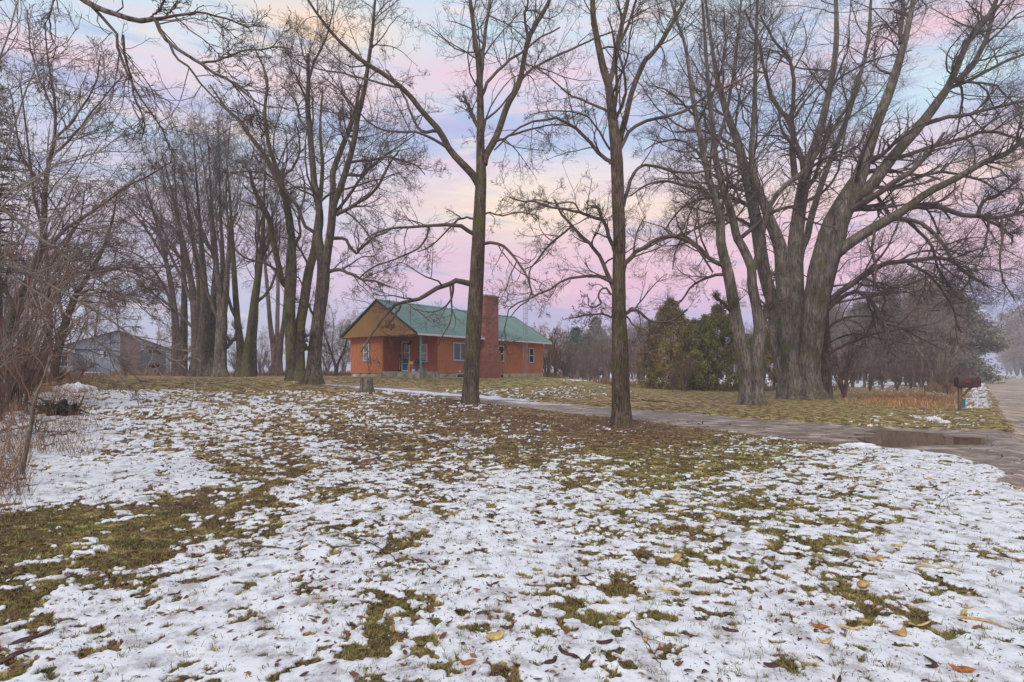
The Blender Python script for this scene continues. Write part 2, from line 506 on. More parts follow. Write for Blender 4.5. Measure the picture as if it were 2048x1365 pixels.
    c = t.mix(rf, c, rd)
    hard = t.math('MAXIMUM', df, rf)
    rough = t.mix(hard, (0.92, 0.92, 0.92, 1), t.ramp(streak, [(0.4, 0.35), (0.6, 0.85)]))
    p = t.n('ShaderNodeBsdfPrincipled', {'Base Color': c, 'Roughness': rough, 'Specular IOR Level': 0.25})
    hgt = t.math('ADD', t.math('MULTIPLY', na, 0.8), t.math('MULTIPLY', fine, 0.5))
    b = t.n('ShaderNodeBump', {'Strength': t.math('SUBTRACT', 0.9, t.math('MULTIPLY', sf, 0.45)), 'Distance': 0.035, 'Height': hgt})
    t.t.links.new(b.outputs[0], p.inputs['Normal'])
    t.n('ShaderNodeOutputMaterial', {'Surface': p.outputs[0]})
    return m


def build_ground():
    # polar sheet round the viewer: fine where the yard is near, coarse far away
    fa = np.arctan(np.linspace(-1.02, 1.02, 860))
    rest = np.linspace(fa[-1], 2 * math.pi + fa[0], 60)[1:-1]
    A_ = np.concatenate([fa, rest])
    inner = np.array([0.05, 0.5, 1.0, 1.5, 1.9, 2.2])
    near = CZ * F / np.linspace(700, 14, 540)
    rr = np.concatenate([inner, near, np.array([150, 180, 220, 270, 340, 430, 520, 600])])
    AA, RR = np.meshgrid(A_, rr)
    x = RR * np.sin(AA); y = RR * np.cos(AA)
    z = height(x, y)
    c, s, g, n = snow_cover(x, y)
    dsd = drive_sd(x, y)
    q = road_q(x, y)
    s_al = x * RU[0] + y * RU[1]
    wob = (fbm(x, y, 1.0, 5, 77, .65) - 0.5) * 1.1
    drive = sstep(0.16, -0.16, dsd + wob)
    road = sstep(0.55, 0.95, q + wob * 0.5) * sstep(8.6, 8.0, q + wob)
    al_ = x * RU[0] + y * RU[1]
    strip = np.exp(-((q - 1.55 - 0.35 * np.sin(al_ * .45) + wob) / 0.38) ** 2) * sstep(9, 12, al_) * sstep(34, 24, al_)
    road = road * (1 - strip); drive = np.maximum(drive, strip)
    # verges in snow on the far side, snow windrows along the road far away
    far_verge = sstep(8.0, 8.6, q) * sstep(16, 12, q)
    c = np.maximum(c, far_verge * sstep(0.62, 0.45, n))
    lv = np.exp(-((q + 0.2) / 0.7) ** 2) * sstep(29, 34, s_al)
    c = np.maximum(c, lv * sstep(0.75, 0.5, n))
    c = np.where((q > 16), 0.9, c)
    c = c * (1 - np.maximum(drive, road))
    z = relief(x, y, c, drive, dsd)
    leaf_and_shade = np.exp(-((x - 3) / 6) ** 2 - ((y - 14) / 5.5) ** 2) + 0.8 * np.exp(-((x + 2) / 5) ** 2 - ((y - 20) / 6) ** 2) + 0.5 * np.exp(-((x + 4) / 5) ** 2 - ((y - 9) / 4) ** 2)
    leaf_and_shade = leaf_and_shade + 0.7 * np.exp(-(poly_sd(x, y, [tuple(ground(*p)[:2]) for p in [(0, 1010), (390, 1015), (430, 1050), (330, 1130), (0, 1190)]]) / 0.6) ** 2)
    for bp in ((940, 807), (1243, 849), (1503, 810), (1603, 799), (626, 767)):
        tb = ground(*bp); leaf_and_shade = leaf_and_shade + 1.6 * np.exp(-((x - tb.x) ** 2 + (y - tb.y) ** 2) / 0.9)  # litter brown deepened round trunk feet as painted contact shade
    # slush strips: drive middle beyond the near tree and mouth of the drive
    sl = np.zeros(x.shape)
    for (px, py, rx, ry, k) in ((860, 785, 5, .6, 1.15), (760, 776, 5, .55, 1.1), (940, 790, 4, .5, 1.0), (1060, 803, 3.6, .4, .85), (1200, 818, 3.0, .35, .7), (650, 766, 4, .5, .9), (1990, 900, 1.0, .2, .62), (2030, 922, .9, .16, .58), (1890, 906, 1.6, .25, .45)):
        pt = ground(px, py)
        ang = math.radians(-14 if px < 1300 else 8)
        ux = (x - pt.x) * math.cos(ang) + (y - pt.y) * math.sin(ang); uy = -(x - pt.x) * math.sin(ang) + (y - pt.y) * math.cos(ang)
        sl = np.maximum(sl, k * np.exp(-(ux / rx) ** 2 - (uy / ry) ** 2))
    nr, nc = x.shape
    idx = np.arange(nr * nc).reshape(nr, nc)
    a = idx[:-1, :]; b = np.roll(idx, -1, axis=1)[:-1, :]
    cc = np.roll(idx, -1, axis=1)[1:, :]; d = idx[1:, :]
    quads = np.stack([a, d, cc, b], -1).reshape(-1, 4)
    V = np.stack([x, y, z], -1).reshape(-1, 3)
    V = np.vstack([V, [[0, 0, 0]]])
    tri = np.stack([idx[0], np.roll(idx[0], -1), np.full(nc, nr * nc)], -1)
    me = np_mesh('ground', V, quads, tri)
    for nm, arr in (('snow', c), ('green', g), ('drive', drive), ('road', road), ('leaf', np.clip(leaf_and_shade, 0, 1.6)), ('slush', sl)):
        point_attr(me, nm, np.append(arr.ravel(), 0.5))
    o = link('ground', me, ground_material(), smooth=True)
    tag(o, 'lawn patched with thin snow beside a gravel road and muddy driveway', 'ground', kind='structure')


build_ground()


def surf(x, y):
    """height of the finished ground surface, with its small relief"""
    x = np.atleast_1d(np.asarray(x, float)); y = np.atleast_1d(np.asarray(y, float))
    c, s, g, n = snow_cover(x, y)
    dsd = drive_sd(x, y)
    wob = (fbm(x, y, 1.0, 5, 77, .65) - 0.5) * 1.1
    drive = sstep(0.16, -0.16, dsd + wob)
    q = road_q(x, y)
    road = sstep(0.55, 0.95, q + wob * 0.5) * sstep(8.6, 8.0, q + wob)
    c = c * (1 - np.maximum(drive, road))
    return relief(x, y, c, drive, dsd), c, drive, road, g

# ------------------------------------------------------------------ trees
def nrm(v):
    return v / np.maximum(np.linalg.norm(v, axis=-1, keepdims=True), 1e-9)


def resample(pts, rad, k, wig=0.0, g=rng, pw=1.0):
    """Catmull-Rom through pts -> k points"""
    P = np.array(pts, float); R = np.array(rad, float)
    n = len(P)
    if n == 2:
        t = np.linspace(0, 1, k)[:, None] ** pw
        Q = P[0] * (1 - t) + P[1] * t; r = R[0] * (1 - t[:, 0]) + R[1] * t[:, 0]
    else:
        E = np.vstack([2 * P[0] - P[1], P, 2 * P[-1] - P[-2]])
        u = np.linspace(0, 1, k) ** pw * (n - 1); i = np.minimum(u.astype(int), n - 2); f = (u - i)[:, None]
        p0, p1, p2, p3 = E[i], E[i + 1], E[i + 2], E[i + 3]
        Q = 0.5 * (2 * p1 + (p2 - p0) * f + (2 * p0 - 5 * p1 + 4 * p2 - p3) * f ** 2 + (3 * p1 - p0 - 3 * p2 + p3) * f ** 3)
        r = R[i] * (1 - f[:, 0]) + R[i + 1] * f[:, 0]
    if wig:
        Q = Q + g.normal(0, 1, Q.shape) * (r[:, None] * wig + 0.004) * np.minimum(1, np.arange(k) / 2)[:, None]
    return Q, r


def spawn(P, R, g, n, t0, ang, lf, rr, k, wig, up, rmin=0.003, tip=0.3, lmax=9, sag=0.0, lat=0.0):
    """n children on each of the branches P (N,m,3) with radii R (N,m)"""
    N, m, _ = P.shape
    if N == 0: return np.zeros((0, k, 3)), np.zeros((0, k))
    par = np.repeat(np.arange(N), n)
    M = len(par)
    t = t0 + (1 - t0) * (g.random(M) ** 0.85)
    u = t * (m - 1); i = np.minimum(u.astype(int), m - 2); f = (u - i)[:, None]
    pos = P[par, i] * (1 - f) + P[par, i + 1] * f
    rad = R[par, i] * (1 - f[:, 0]) + R[par, i + 1] * f[:, 0]
    tan = nrm(P[par, i + 1] - P[par, i])
    rv = nrm(np.cross(tan, g.normal(0, 1, (M, 3)) + np.array([0, 0, lat])))
    a = np.radians(ang[0] + (ang[1] - ang[0]) * g.random(M))[:, None]
    d = nrm(tan * np.cos(a) + rv * np.sin(a))
    plen = np.linalg.norm(np.diff(P, axis=1), axis=2).sum(1)[par]
    L = np.minimum(plen * lf * (1.05 - 0.6 * t) * (0.55 + 0.75 * g.random(M)), lmax)
    r0 = np.maximum(rad * rr * (0.7 + 0.5 * g.random(M)), rmin)
    pts = [pos]; step = (L / (k - 1))[:, None]
    bend = g.normal(0, wig, (M, 3))
    for j in range(1, k):
        pts.append(pts[-1] + d * step)
        d = nrm(d + bend * 0.5 + g.normal(0, wig, (M, 3)) + np.array([0, 0, up - sag * j / k]))
    Q = np.stack(pts, 1)
    rt = r0[:, None] * np.linspace(1, tip, k)[None, :]
    return Q, np.maximum(rt, rmin * 0.6)


def tube_arrays(P, R, sides):
    N, k, _ = P.shape
    T = np.empty_like(P)
    T[:, 1:-1] = P[:, 2:] - P[:, :-2]; T[:, 0] = P[:, 1] - P[:, 0]; T[:, -1] = P[:, -1] - P[:, -2]
    T = nrm(T)
    d = nrm(P[:, -1] - P[:, 0])
    ref = np.where(np.abs(d[:, :1]) < 0.7, np.array([[1., 0, 0]]), np.array([[0., 1, 0]]))[:, None, :]
    U = nrm(np.cross(T, np.broadcast_to(ref, T.shape))); Vv = np.cross(T, U)
    a = np.arange(sides) * 2 * math.pi / sides
    ring = P[:, :, None, :] + R[:, :, None, None] * (U[:, :, None, :] * np.cos(a)[None, None, :, None] + Vv[:, :, None, :] * np.sin(a)[None, None, :, None])
    V = ring.reshape(-1, 3)
    idx = np.arange(N * k * sides).reshape(N, k, sides)
    a0 = idx[:, :-1]; a1 = idx[:, 1:]
    q = np.stack([a0, np.roll(a0, -1, 2), np.roll(a1, -1, 2), a1], -1).reshape(-1, 4)
    caps = None
    if sides == 4: caps = idx[:, -1].reshape(-1, 4)
    return V, (q if caps is None else np.vstack([q, caps]))


def mesh_of(sets, name):
    """sets: list of (P, R, sides) -> one mesh"""
    Vs, Qs, o = [], [], 0
    for P, R, s in sets:
        if len(P) == 0: continue
        V, q = tube_arrays(P, R, s)
        Vs.append(V); Qs.append(q + o); o += len(V)
    return np_mesh(name, np.vstack(Vs), np.vstack(Qs))


def bark(name, dark, light, moss=(0.10, 0.105, 0.03), mossy=0.4, scale=9.0, bump=0.02):
    m = bpy.data.materials.new(name); m.use_nodes = True
    t = NT(m.node_tree)
    co = t.n('ShaderNodeTexCoord').outputs['Object']
    st = t.scale(co, 1, 1, 0.16)
    rid = t.noise(st, scale * 1.8, 5, 0.65, 0.5)
    fine = t.noise(st, scale * 7, 4, 0.6)
    c = t.ramp(rid, [(0.40, (*dark, 1)), (0.50, (*tuple((a + b) / 2 for a, b in zip(dark, light)), 1)), (0.60, (*light, 1))])
    c = t.mix(0.35, c, t.ramp(fine, [(0.3, (*dark, 1)), (0.7, (*light, 1))]))
    patch = t.noise(co, 1.3, 4, 0.6)
    c = t.mix(1.0, c, t.ramp(t.noise(t.scale(co, 1, 1, .4), 2.1, 5, .65), [(0.35, 0.55), (0.65, 1.4)]), 'MULTIPLY')
    lich = t.ramp(t.noise(co, 6.5, 6, .7), [(0.60, 0.0), (0.66, 0.5)])
    c = t.mix(lich, c, (0.26, 0.27, 0.21, 1))
    mf = t.ramp(t.math('ADD', patch, t.math('MULTIPLY', t.math('SUBTRACT', fine, 0.5), 0.4)), [(0.60 - 0.22 * mossy, 0.0), (0.78 - 0.2 * mossy, 0.85)])
    c = t.mix(mf, c, (*moss, 1))
    p = t.n('ShaderNodeBsdfPrincipled', {'Base Color': c, 'Roughness': 0.92, 'Specular IOR Level': 0.15})
    b = t.n('ShaderNodeBump', {'Strength': 0.9, 'Distance': bump, 'Height': t.math('ADD', rid, t.math('MULTIPLY', fine, 0.35))})
    t.t.links.new(b.outputs[0], p.inputs['Normal'])
    t.n('ShaderNodeOutputMaterial', {'Surface': p.outputs[0]})
    return m


B_ASH = bark('bark_grey_brown', (0.028, 0.019, 0.014), (0.20, 0.145, 0.105), mossy=0.45, scale=14)
B_MAPLE = bark('bark_maple', (0.04, 0.032, 0.026), (0.28, 0.23, 0.19), mossy=0.45, scale=8, bump=0.035)
B_DARK = bark('bark_dark', (0.034, 0.025, 0.02), (0.18, 0.14, 0.11), mossy=0.3, scale=9, bump=0.03)
B_MOSS = bark('bark_mossy', (0.035, 0.030, 0.018), (0.17, 0.145, 0.09), moss=(0.13, 0.115, 0.035), mossy=0.75, scale=9, bump=0.03)
B_RED = bark('bark_reddish', (0.10, 0.065, 0.05), (0.30, 0.20, 0.15), mossy=0.1, scale=9)
B_PALE = bark('bark_pale', (0.10, 0.08, 0.065), (0.27, 0.215, 0.17), mossy=0.3, scale=20, bump=0.004)
TW = material('twig_brown', (0.135, 0.098, 0.08), 0.85, var=0.25, vscale=2.0)
TW_RED = material('twig_reddish', (0.21, 0.12, 0.085), 0.85, var=0.25, vscale=2.0)
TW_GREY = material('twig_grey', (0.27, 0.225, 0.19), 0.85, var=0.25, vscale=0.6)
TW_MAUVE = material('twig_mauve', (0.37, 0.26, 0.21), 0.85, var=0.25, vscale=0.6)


def pxline(line, Y0, w0=None, w1=None, dz=0.0, lean=0.0):
    """traced limb: list of (px,py) or (px,py,w) at tree distance Y0; dz = how much nearer/farther the limb runs as it leaves its foot"""
    n = len(line)
    pts, rad = [], []
    x0, y0 = line[0][0], line[0][1]
    for i, p in enumerate(line):
        run = math.hypot(p[0] - x0, p[1] - y0) / F * Y0
        Y = Y0 + lean + dz * run
        t = i / max(1, n - 1)
        wpx = p[2] if len(p) > 2 else (w0 or 5) * (1 - t) + (w1 if w1 is not None else (w0 or 5) * 0.45) * t
        pts.append(((p[0] - 1024) / F * Y, Y, CZ + (HZ - p[1]) / F * Y))
        rad.append(wpx * 0.5 / F * Y)
    return pts, rad


def flare_trunk(P, R, sides, amount=0.55, h=0.7, g=rng, lobes=5):
    """trunk mesh arrays with root flare lobes and uneven section"""
    V, q = tube_arrays(P[None], R[None], sides)
    k = len(P)
    V = V.reshape(k, sides, 3)
    z0 = P[0, 2]
    ph = g.random() * 6.28
    a = np.arange(sides) * 2 * math.pi / sides
    hh = (P[:, 2] - z0)[:, None]
    lob = (0.55 + 0.45 * np.cos(lobes * a + ph) + 0.35 * np.cos((lobes - 2) * a + ph * 2.1))[None, :]
    f = 1 + amount * np.exp(-np.maximum(hh, 0) / h * 2.2) * (0.45 + 0.7 * lob)
    f = f * (1 + 0.05 * g.normal(0, 1, (1, sides)) + 0.016 * g.normal(0, 1, (k, sides)))
    V = P[:, None, :] + (V - P[:, None, :]) * f[:, :, None]
    return V.reshape(-1, 3), q


def hook(seen, line, Y):
    """depth of the wood already built that this limb springs from"""
    if not seen: return 0.0
    A_ = np.concatenate(seen)
    i = int(np.argmin((A_[:, 0] - line[0][0]) ** 2 + (A_[:, 1] - line[0][1]) ** 2))
    return float(A_[i, 2] - Y)


def samples(P):
    return np.stack([1024 + P[:, 0] / P[:, 1] * F, HZ - (P[:, 2] - CZ) / P[:, 1] * F, P[:, 1]], 1)


def tree(name, px, py, Y, trunks, limbs, bark_m, twig_m, label, cat='tree', group=None, seed=1, twig=None, levels=None, flare=(0.5, 0.7), k=14, rmin=0.0032, thin=False):
    """trunks: [[(px,py,w),...], dz]; limbs: [([...], w0, w1, dz)]. All traced at distance Y and given depth by dz."""
    g = np.random.default_rng(seed)
    base = np.array([(px - 1024) / F * Y, Y, 0.0]); base[2] = gz(base[0], base[1]) - 0.03
    root = empty(name, tuple(base), label=label, cat=cat, group=group)
    Vs, Qs, o = [], [], 0
    LP, LR = [], []
    seen = []
    for tr in trunks:
        line, dz = tr[0], (tr[1] if len(tr) > 1 else 0.0)
        lean = tr[2] if len(tr) > 2 else 0.0
        if abs(line[0][1] - py) >= 26: lean = hook(seen, line, Y)
        if thin: line = [(p[0], p[1], p[2] * float(np.interp(p[1], [300, 600], [0.4, 1.0]))) for p in line]
        pts, rad = pxline(line, Y, dz=dz, lean=lean)
        if abs(line[0][1] - py) < 26:                    # starts on the ground
            pts[0] = (pts[0][0], pts[0][1], gz(pts[0][0], pts[0][1]) - 0.30)
            P, R = resample(pts, rad, 52, pw=1.9)
            V, q = flare_trunk(P - base, R, 20, flare[0], flare[1], g)
        else:
            P, R = resample(pts, rad, 26)
            V, q = flare_trunk(P - base, R, 12, 0.0, 1, g)
        Vs.append(V); Qs.append(q + o); o += len(V)
        seen.append(samples(P))
        i3 = int(np.searchsorted(P[:, 2], P[0, 2] + (P[-1, 2] - P[0, 2]) * .3)) if abs(line[0][1] - py) < 26 else len(P) // 3
        i3 = min(max(i3, 1), len(P) - 4)
        P2, R2 = resample(P[i3:], R[i3:], k)
        LP.append(P2 - base); LR.append(R2)
    me = np_mesh('trunk', np.vstack(Vs), np.vstack(Qs))
    link('trunk', me, bark_m, root, smooth=True)
    AP, AR = [], []
    for lb in limbs:
        line, w0, w1 = lb[0], lb[1], lb[2]
        dz = lb[3] if len(lb) > 3 else float(g.uniform(-0.5, 0.5))
        pts, rad = pxline(line, Y, w0, w1, dz=dz, lean=hook(seen, line, Y))
        P, R = resample(pts, rad, k, 0.25, g)
        seen.append(samples(P))
        AP.append(P - base); AR.append(R)
    sets = []
    L1P = np.array(AP) if AP else np.zeros((0, k, 3)); L1R = np.array(AR) if AR else np.zeros((0, k))
    if len(L1P): sets.append((L1P, L1R, 7))
    tw = twig or dict()
    # boughs off the trunks (upper parts), then branches, then twigs
    TP, TR = np.array(LP), np.array(LR)
    c0 = spawn(TP, TR, g, tw.get('n0', 9), 0.25, tw.get('a0', (35, 70)), tw.get('l0', 0.42) * 1.3, 0.36, 9, tw.get('wig', 0.16), tw.get('up', 0.05), 0.008, lmax=tw.get('max0', 4.0) * 1.25)
    c1 = spawn(L1P, L1R, g, tw.get('n1', 7), 0.12, tw.get('a1', (30, 70)), tw.get('l1', 0.42) * 1.3, 0.48, 8, tw.get('wig', 0.16), tw.get('up', 0.03), 0.006, lmax=tw.get('max1', 3.0) * 1.25)
    cc = spawn(*c0, g, tw.get('n2', 6), 0.15, tw.get('a1', (30, 65)), 0.58, 0.55, 7, tw.get('wig', 0.16), tw.get('up', 0.03), 0.005)
    cd = spawn(*c1, g, tw.get('n2', 6), 0.15, tw.get('a1', (30, 65)), 0.58, 0.55, 7, tw.get('wig', 0.16), tw.get('up', 0.03), 0.005)
    mid = [(c0, 5), (c1, 5)]
    J = lambda *cs: (lambda m: (np.concatenate([resamp_set(c[0], m) for c in cs]), np.concatenate([resamp_r(c[1], m) for c in cs])))(max(c[0].shape[1] for c in cs))
    l2 = (np.concatenate([cc[0], cd[0]]), np.concatenate([cc[1], cd[1]]))
    l3 = spawn(*l2, g, tw.get('n3', 5), 0.15, tw.get('a2', (28, 60)), tw.get('l3', 0.72), 0.55, 6, tw.get('wig2', 0.2), tw.get('up2', 0.03), rmin * 1.15, lmax=1.6)
    l4 = spawn(*l3, g, tw.get('n4', 3), 0.15, (22, 52), 0.75, 0.7, 4, tw.get('wig2', 0.2), tw.get('up2', 0.03), rmin, lmax=0.9)
    for c, s in mid: sets.append((c[0], c[1], s))
    sets += [(l2[0], l2[1], 4), (l3[0], l3[1], 3), (l4[0], l4[1], 3)]
    if tw.get('direct', 0):   # short twigs straight off trunks and limbs
        e = spawn(np.concatenate([TP, L1P]), np.concatenate([TR, L1R]), g, tw['direct'], 0.05, (40, 85), 0.18, 0.12, 6, 0.22, 0.04, rmin * 1.3, lmax=1.6)
        e2 = spawn(*e, g, 3, 0.2, (25, 60), 0.5, 0.7, 4, 0.2, 0.03, rmin, lmax=0.6)
        sets += [(e[0], e[1], 3), (e2[0], e2[1], 3)]
    link('crown', mesh_of(sets, 'crown'), twig_m, root)
    return root


def resamp_set(P, m): return P
def resamp_r(R, m): return R


# ---- near yard trees, traced -------------------------------------------------------------
def Ypix(px, py):
    return ground(px, py).y


# A: the grey-brown tree left of the chimney
YA = Ypix(940, 807)
tree('ash_tree', 940, 808, YA, [
    ([(940, 808, 34), (941, 785, 31), (945, 700, 30), (951, 600, 29), (956, 500, 26), (959, 430, 24), (962, 360, 21), (961, 300, 16), (961, 246, 15), (960, 176, 12), (957, 131, 10), (951, 82, 9), (940, 0, 7), (930, -90, 4), (925, -170, 2)], 0.03),
    ([(959, 373, 15), (945, 350, 14), (924, 328, 13), (899, 300, 12), (879, 263, 11), (846, 226, 10), (813, 185, 9), (772, 152, 8), (744, 135, 8), (715, 115, 7), (674, 78, 6), (641, 37, 5), (616, 0, 4), (590, -50, 2)], -0.25),
    ([(968, 330, 14), (972, 311, 14), (994, 271, 13), (1014, 213, 12), (1039, 164, 11), (1057, 78, 9), (1092, 16, 8), (1115, -40, 6), (1140, -110, 3)], 0.3)],
    [([(961, 176), (966, 100), (972, 50), (981, -10), (992, -120)], 9, 4, .2),
     ([(963, 193), (981, 160), (1010, 127), (1043, 107), (1075, 80), (1120, 55)], 7, 3, .4),
     ([(1057, 78), (1050, 37), (1055, 0), (1060, -60)], 6, 3, -.3),
     ([(1037, 164), (1060, 142), (1084, 127), (1133, 103), (1183, 80), (1230, 62)], 6, 3, .3),
     ([(984, 287), (1010, 276), (1051, 262), (1109, 250), (1150, 255)], 6, 2, -.2),
     ([(879, 263), (846, 262), (830, 246), (813, 205), (797, 172), (770, 140)], 7, 3, .4),
     ([(899, 300), (862, 275), (822, 263), (776, 263), (740, 246), (682, 185), (640, 150)], 6, 2, -.4),
     ([(955, 254), (940, 220), (926, 191)], 8, 6, -.2), ([(800, 175), (762, 168), (700, 150), (640, 140), (590, 120)], 5, 2, .3),
     ([(951, 470), (920, 453), (887, 449), (858, 453), (805, 455), (762, 462), (730, 480)], 9, 3, -.5),
     ([(858, 453), (846, 488), (797, 517), (743, 537), (715, 560)], 5, 2, -.3),
     ([(952, 439), (936, 435), (916, 441), (887, 468), (863, 492), (835, 505)], 5, 2, .3),
     ([(966, 488), (994, 486), (1014, 500), (1035, 525), (1051, 545), (1063, 590), (1040, 612), (1020, 635)], 7, 2, -.5),
     ([(941, 568), (923, 564), (906, 565), (884, 575), (855, 589), (838, 599), (811, 606), (786, 614), (772, 628), (757, 648), (745, 667), (722, 705)], 12, 3, -.45),
     ([(801, 611), (789, 633), (774, 654)], 5, 4, -.1), ([(958, 440), (976, 425), (1000, 432), (1040, 425), (1075, 432)], 4, 2, .3)],
    B_ASH, TW, 'slim bare tree in front of the brick chimney, low bough hanging over the porch', seed=11,
    twig=dict(n0=12, n1=9, l0=0.35, l1=0.42, n2=5, n3=5, n4=3, wig=0.17, wig2=0.22, up=0.03, up2=0.05, max0=2.6, max1=2.2), flare=(0.9, 0.6), rmin=0.0045)

# B: nearest tree
YB = Ypix(1243, 849)
tree('ash_tree', 1243, 850, YB, [
    ([(1244, 850, 41), (1242, 825, 36), (1240, 760, 34), (1239, 690, 31), (1237, 620, 27), (1237, 556, 25), (1238, 468, 24), (1235, 390, 24), (1232, 308, 23), (1224, 230, 18), (1217, 172, 15), (1207, 140, 14), (1197, 94, 12), (1187, 41, 11), (1185, 0, 10), (1183, -100, 6), (1180, -220, 3)], -0.03),
    ([(1234, 320, 14), (1240, 279, 13), (1252, 234, 12), (1265, 180, 11), (1289, 123, 10), (1300, 112, 9), (1326, 79, 8), (1348, 40, 7), (1370, 0, 6), (1400, -70, 3)], 0.3),
    ([(1217, 175, 10), (1228, 135, 11), (1234, 98, 11), (1244, 49, 9), (1256, 0, 8), (1270, -90, 5), (1280, -160, 2)], 0.2)],
    [([(1236, 92), (1252, 60), (1273, 0), (1290, -50)], 7, 4, -.3),
     ([(1240, 300), (1260, 262), (1300, 240), (1357, 229), (1410, 193), (1476, 163), (1530, 130)], 8, 3, .2),
     ([(1247, 412), (1256, 378), (1273, 341), (1298, 332), (1366, 345), (1414, 341), (1460, 320)], 8, 3, .4),
     ([(1222, 328), (1215, 320), (1191, 300), (1166, 271), (1142, 250), (1109, 238), (1072, 242), (1030, 262), (990, 300)], 9, 3, -.2),
     ([(1218, 235), (1213, 222), (1174, 205), (1133, 185), (1084, 144), (1050, 128)], 6, 2, .3),
     ([(1220, 300), (1212, 285), (1187, 246), (1166, 230), (1110, 222), (1060, 230)], 5, 2, -.4),
     ([(1229, 505), (1226, 495), (1217, 468), (1204, 437), (1197, 417), (1185, 415)], 9, 6, -.3),
     ([(1202, 439), (1182, 433), (1160, 426), (1138, 421), (1094, 413), (1068, 402), (1050, 405), (1020, 395)], 7, 3, -.3),
     ([(1160, 426), (1145, 405), (1110, 408), (1070, 400), (1040, 412)], 4, 2, .4),
     ([(1228, 580), (1223, 566), (1213, 538), (1199, 514), (1184, 494), (1164, 474), (1142, 450), (1120, 424), (1110, 400)], 10, 4, .2),
     ([(1144, 453), (1127, 468), (1094, 496), (1072, 525), (1059, 543), (1061, 578), (1068, 595)], 5, 2, .1),
     ([(1228, 572), (1219, 562), (1193, 551), (1169, 553), (1142, 557), (1122, 565), (1098, 580), (1072, 591), (1050, 602), (1022, 612), (1013, 640), (1008, 665)], 7, 2, -.35),
     ([(1230, 638), (1224, 635), (1204, 628), (1182, 630), (1160, 632), (1152, 636)], 5, 3, -.2),
     ([(1222, 590), (1208, 575), (1196, 592), (1203, 608), (1180, 614), (1174, 588)], 5, 2, -.3),
     ([(1246, 545), (1250, 530), (1263, 512), (1283, 496), (1314, 479), (1347, 473), (1372, 480), (1400, 505), (1425, 545)], 11, 4, -.25),
     ([(1247, 632), (1254, 626), (1266, 621), (1279, 624), (1296, 639), (1314, 645), (1345, 641), (1375, 620)], 8, 3, .2),
     ([(1250, 630), (1270, 652), (1292, 661), (1300, 677), (1298, 705), (1294, 722)], 4, 2, -.3)],
    B_ASH, TW, 'nearest slender bare tree standing on brown leaves this side of the driveway', seed=12,
    twig=dict(n0=12, n1=9, l0=0.32, l1=0.42, n2=5, n3=5, n4=3, wig=0.17, wig2=0.22, up=0.03, up2=0.05, max0=2.0, max1=1.7), flare=(0.85, 0.5), rmin=0.004)

# C: two-stemmed tree beyond the drive
YC = Ypix(1503, 810)
tree('maple_tree', 1503, 811, YC, [
    ([(1499, 811, 36), (1496, 785, 30), (1490, 735, 27), (1482, 692, 25), (1470, 625, 22), (1461, 569, 21), (1452, 529, 19), (1442, 486, 18), (1441, 440, 16), (1436, 422, 14), (1423, 374, 12), (1410, 325, 11), (1400, 272, 10), (1388, 211, 9), (1379, 149, 7), (1370, 88, 6), (1348, 26, 5), (1335, -40, 3)], -0.06),
    ([(1508, 811, 34), (1510, 780, 30), (1513, 735, 27), (1515, 700, 24), (1519, 661, 22), (1513, 615, 19), (1504, 572, 18), (1502, 535, 16), (1485, 495, 16), (1473, 474, 15), (1464, 431, 14), (1449, 387, 13), (1432, 325, 11), (1427, 272, 10), (1420, 210, 8), (1415, 150, 7), (1410, 80, 6), (1405, 10, 4), (1400, -60, 2)], 0.05),
    ([(1504, 545, 13), (1513, 523, 13), (1522, 483, 12), (1530, 440, 12), (1540, 412, 11), (1564, 378, 10), (1603, 347, 9), (1640, 300, 7), (1672, 250, 6), (1700, 200, 4), (1715, 150, 3)], -0.25)],
    [([(1482, 476), (1513, 449), (1541, 428), (1578, 415), (1605, 434), (1627, 446), (1670, 455)], 9, 3, -.35),
     ([(1519, 655), (1531, 630), (1538, 600), (1540, 552)], 14, 9, -.05),
     ([(1453, 533), (1421, 520), (1396, 495), (1368, 474), (1345, 472), (1320, 482), (1290, 500)], 10, 3, -.3),
     ([(1462, 552), (1430, 550), (1411, 557), (1384, 572), (1365, 600), (1350, 612), (1335, 625)], 7, 2, .3),
     ([(1466, 636), (1460, 620), (1445, 606), (1427, 592)], 9, 5, -.2),
     ([(1440, 446), (1420, 446), (1405, 452), (1371, 471), (1352, 500), (1345, 540)], 6, 2, .4),
     ([(1430, 400), (1405, 380), (1370, 372), (1330, 362), (1290, 372), (1262, 392)], 7, 3, -.4),
     ([(1412, 330), (1390, 300), (1355, 280), (1320, 285), (1290, 300)], 6, 2, .3),
     ([(1395, 240), (1365, 205), (1330, 180), (1300, 172)], 5, 2, -.3),
     ([(1430, 300), (1450, 240), (1462, 180), (1470, 110), (1480, 40), (1485, -30)], 8, 3, .3),
     ([(1420, 200), (1440, 150), (1450, 90), (1448, 20)], 6, 2, -.4)],
    B_MAPLE, TW, 'twin stemmed bare tree with a broken stub, just left of the giant maple', seed=13,
    twig=dict(n0=18, n1=13, l0=0.32, l1=0.46, n2=8, n3=6, n4=2, wig=0.17, up=0.04, max0=3.6, max1=2.8), flare=(1.3, 1.0), rmin=0.0038)

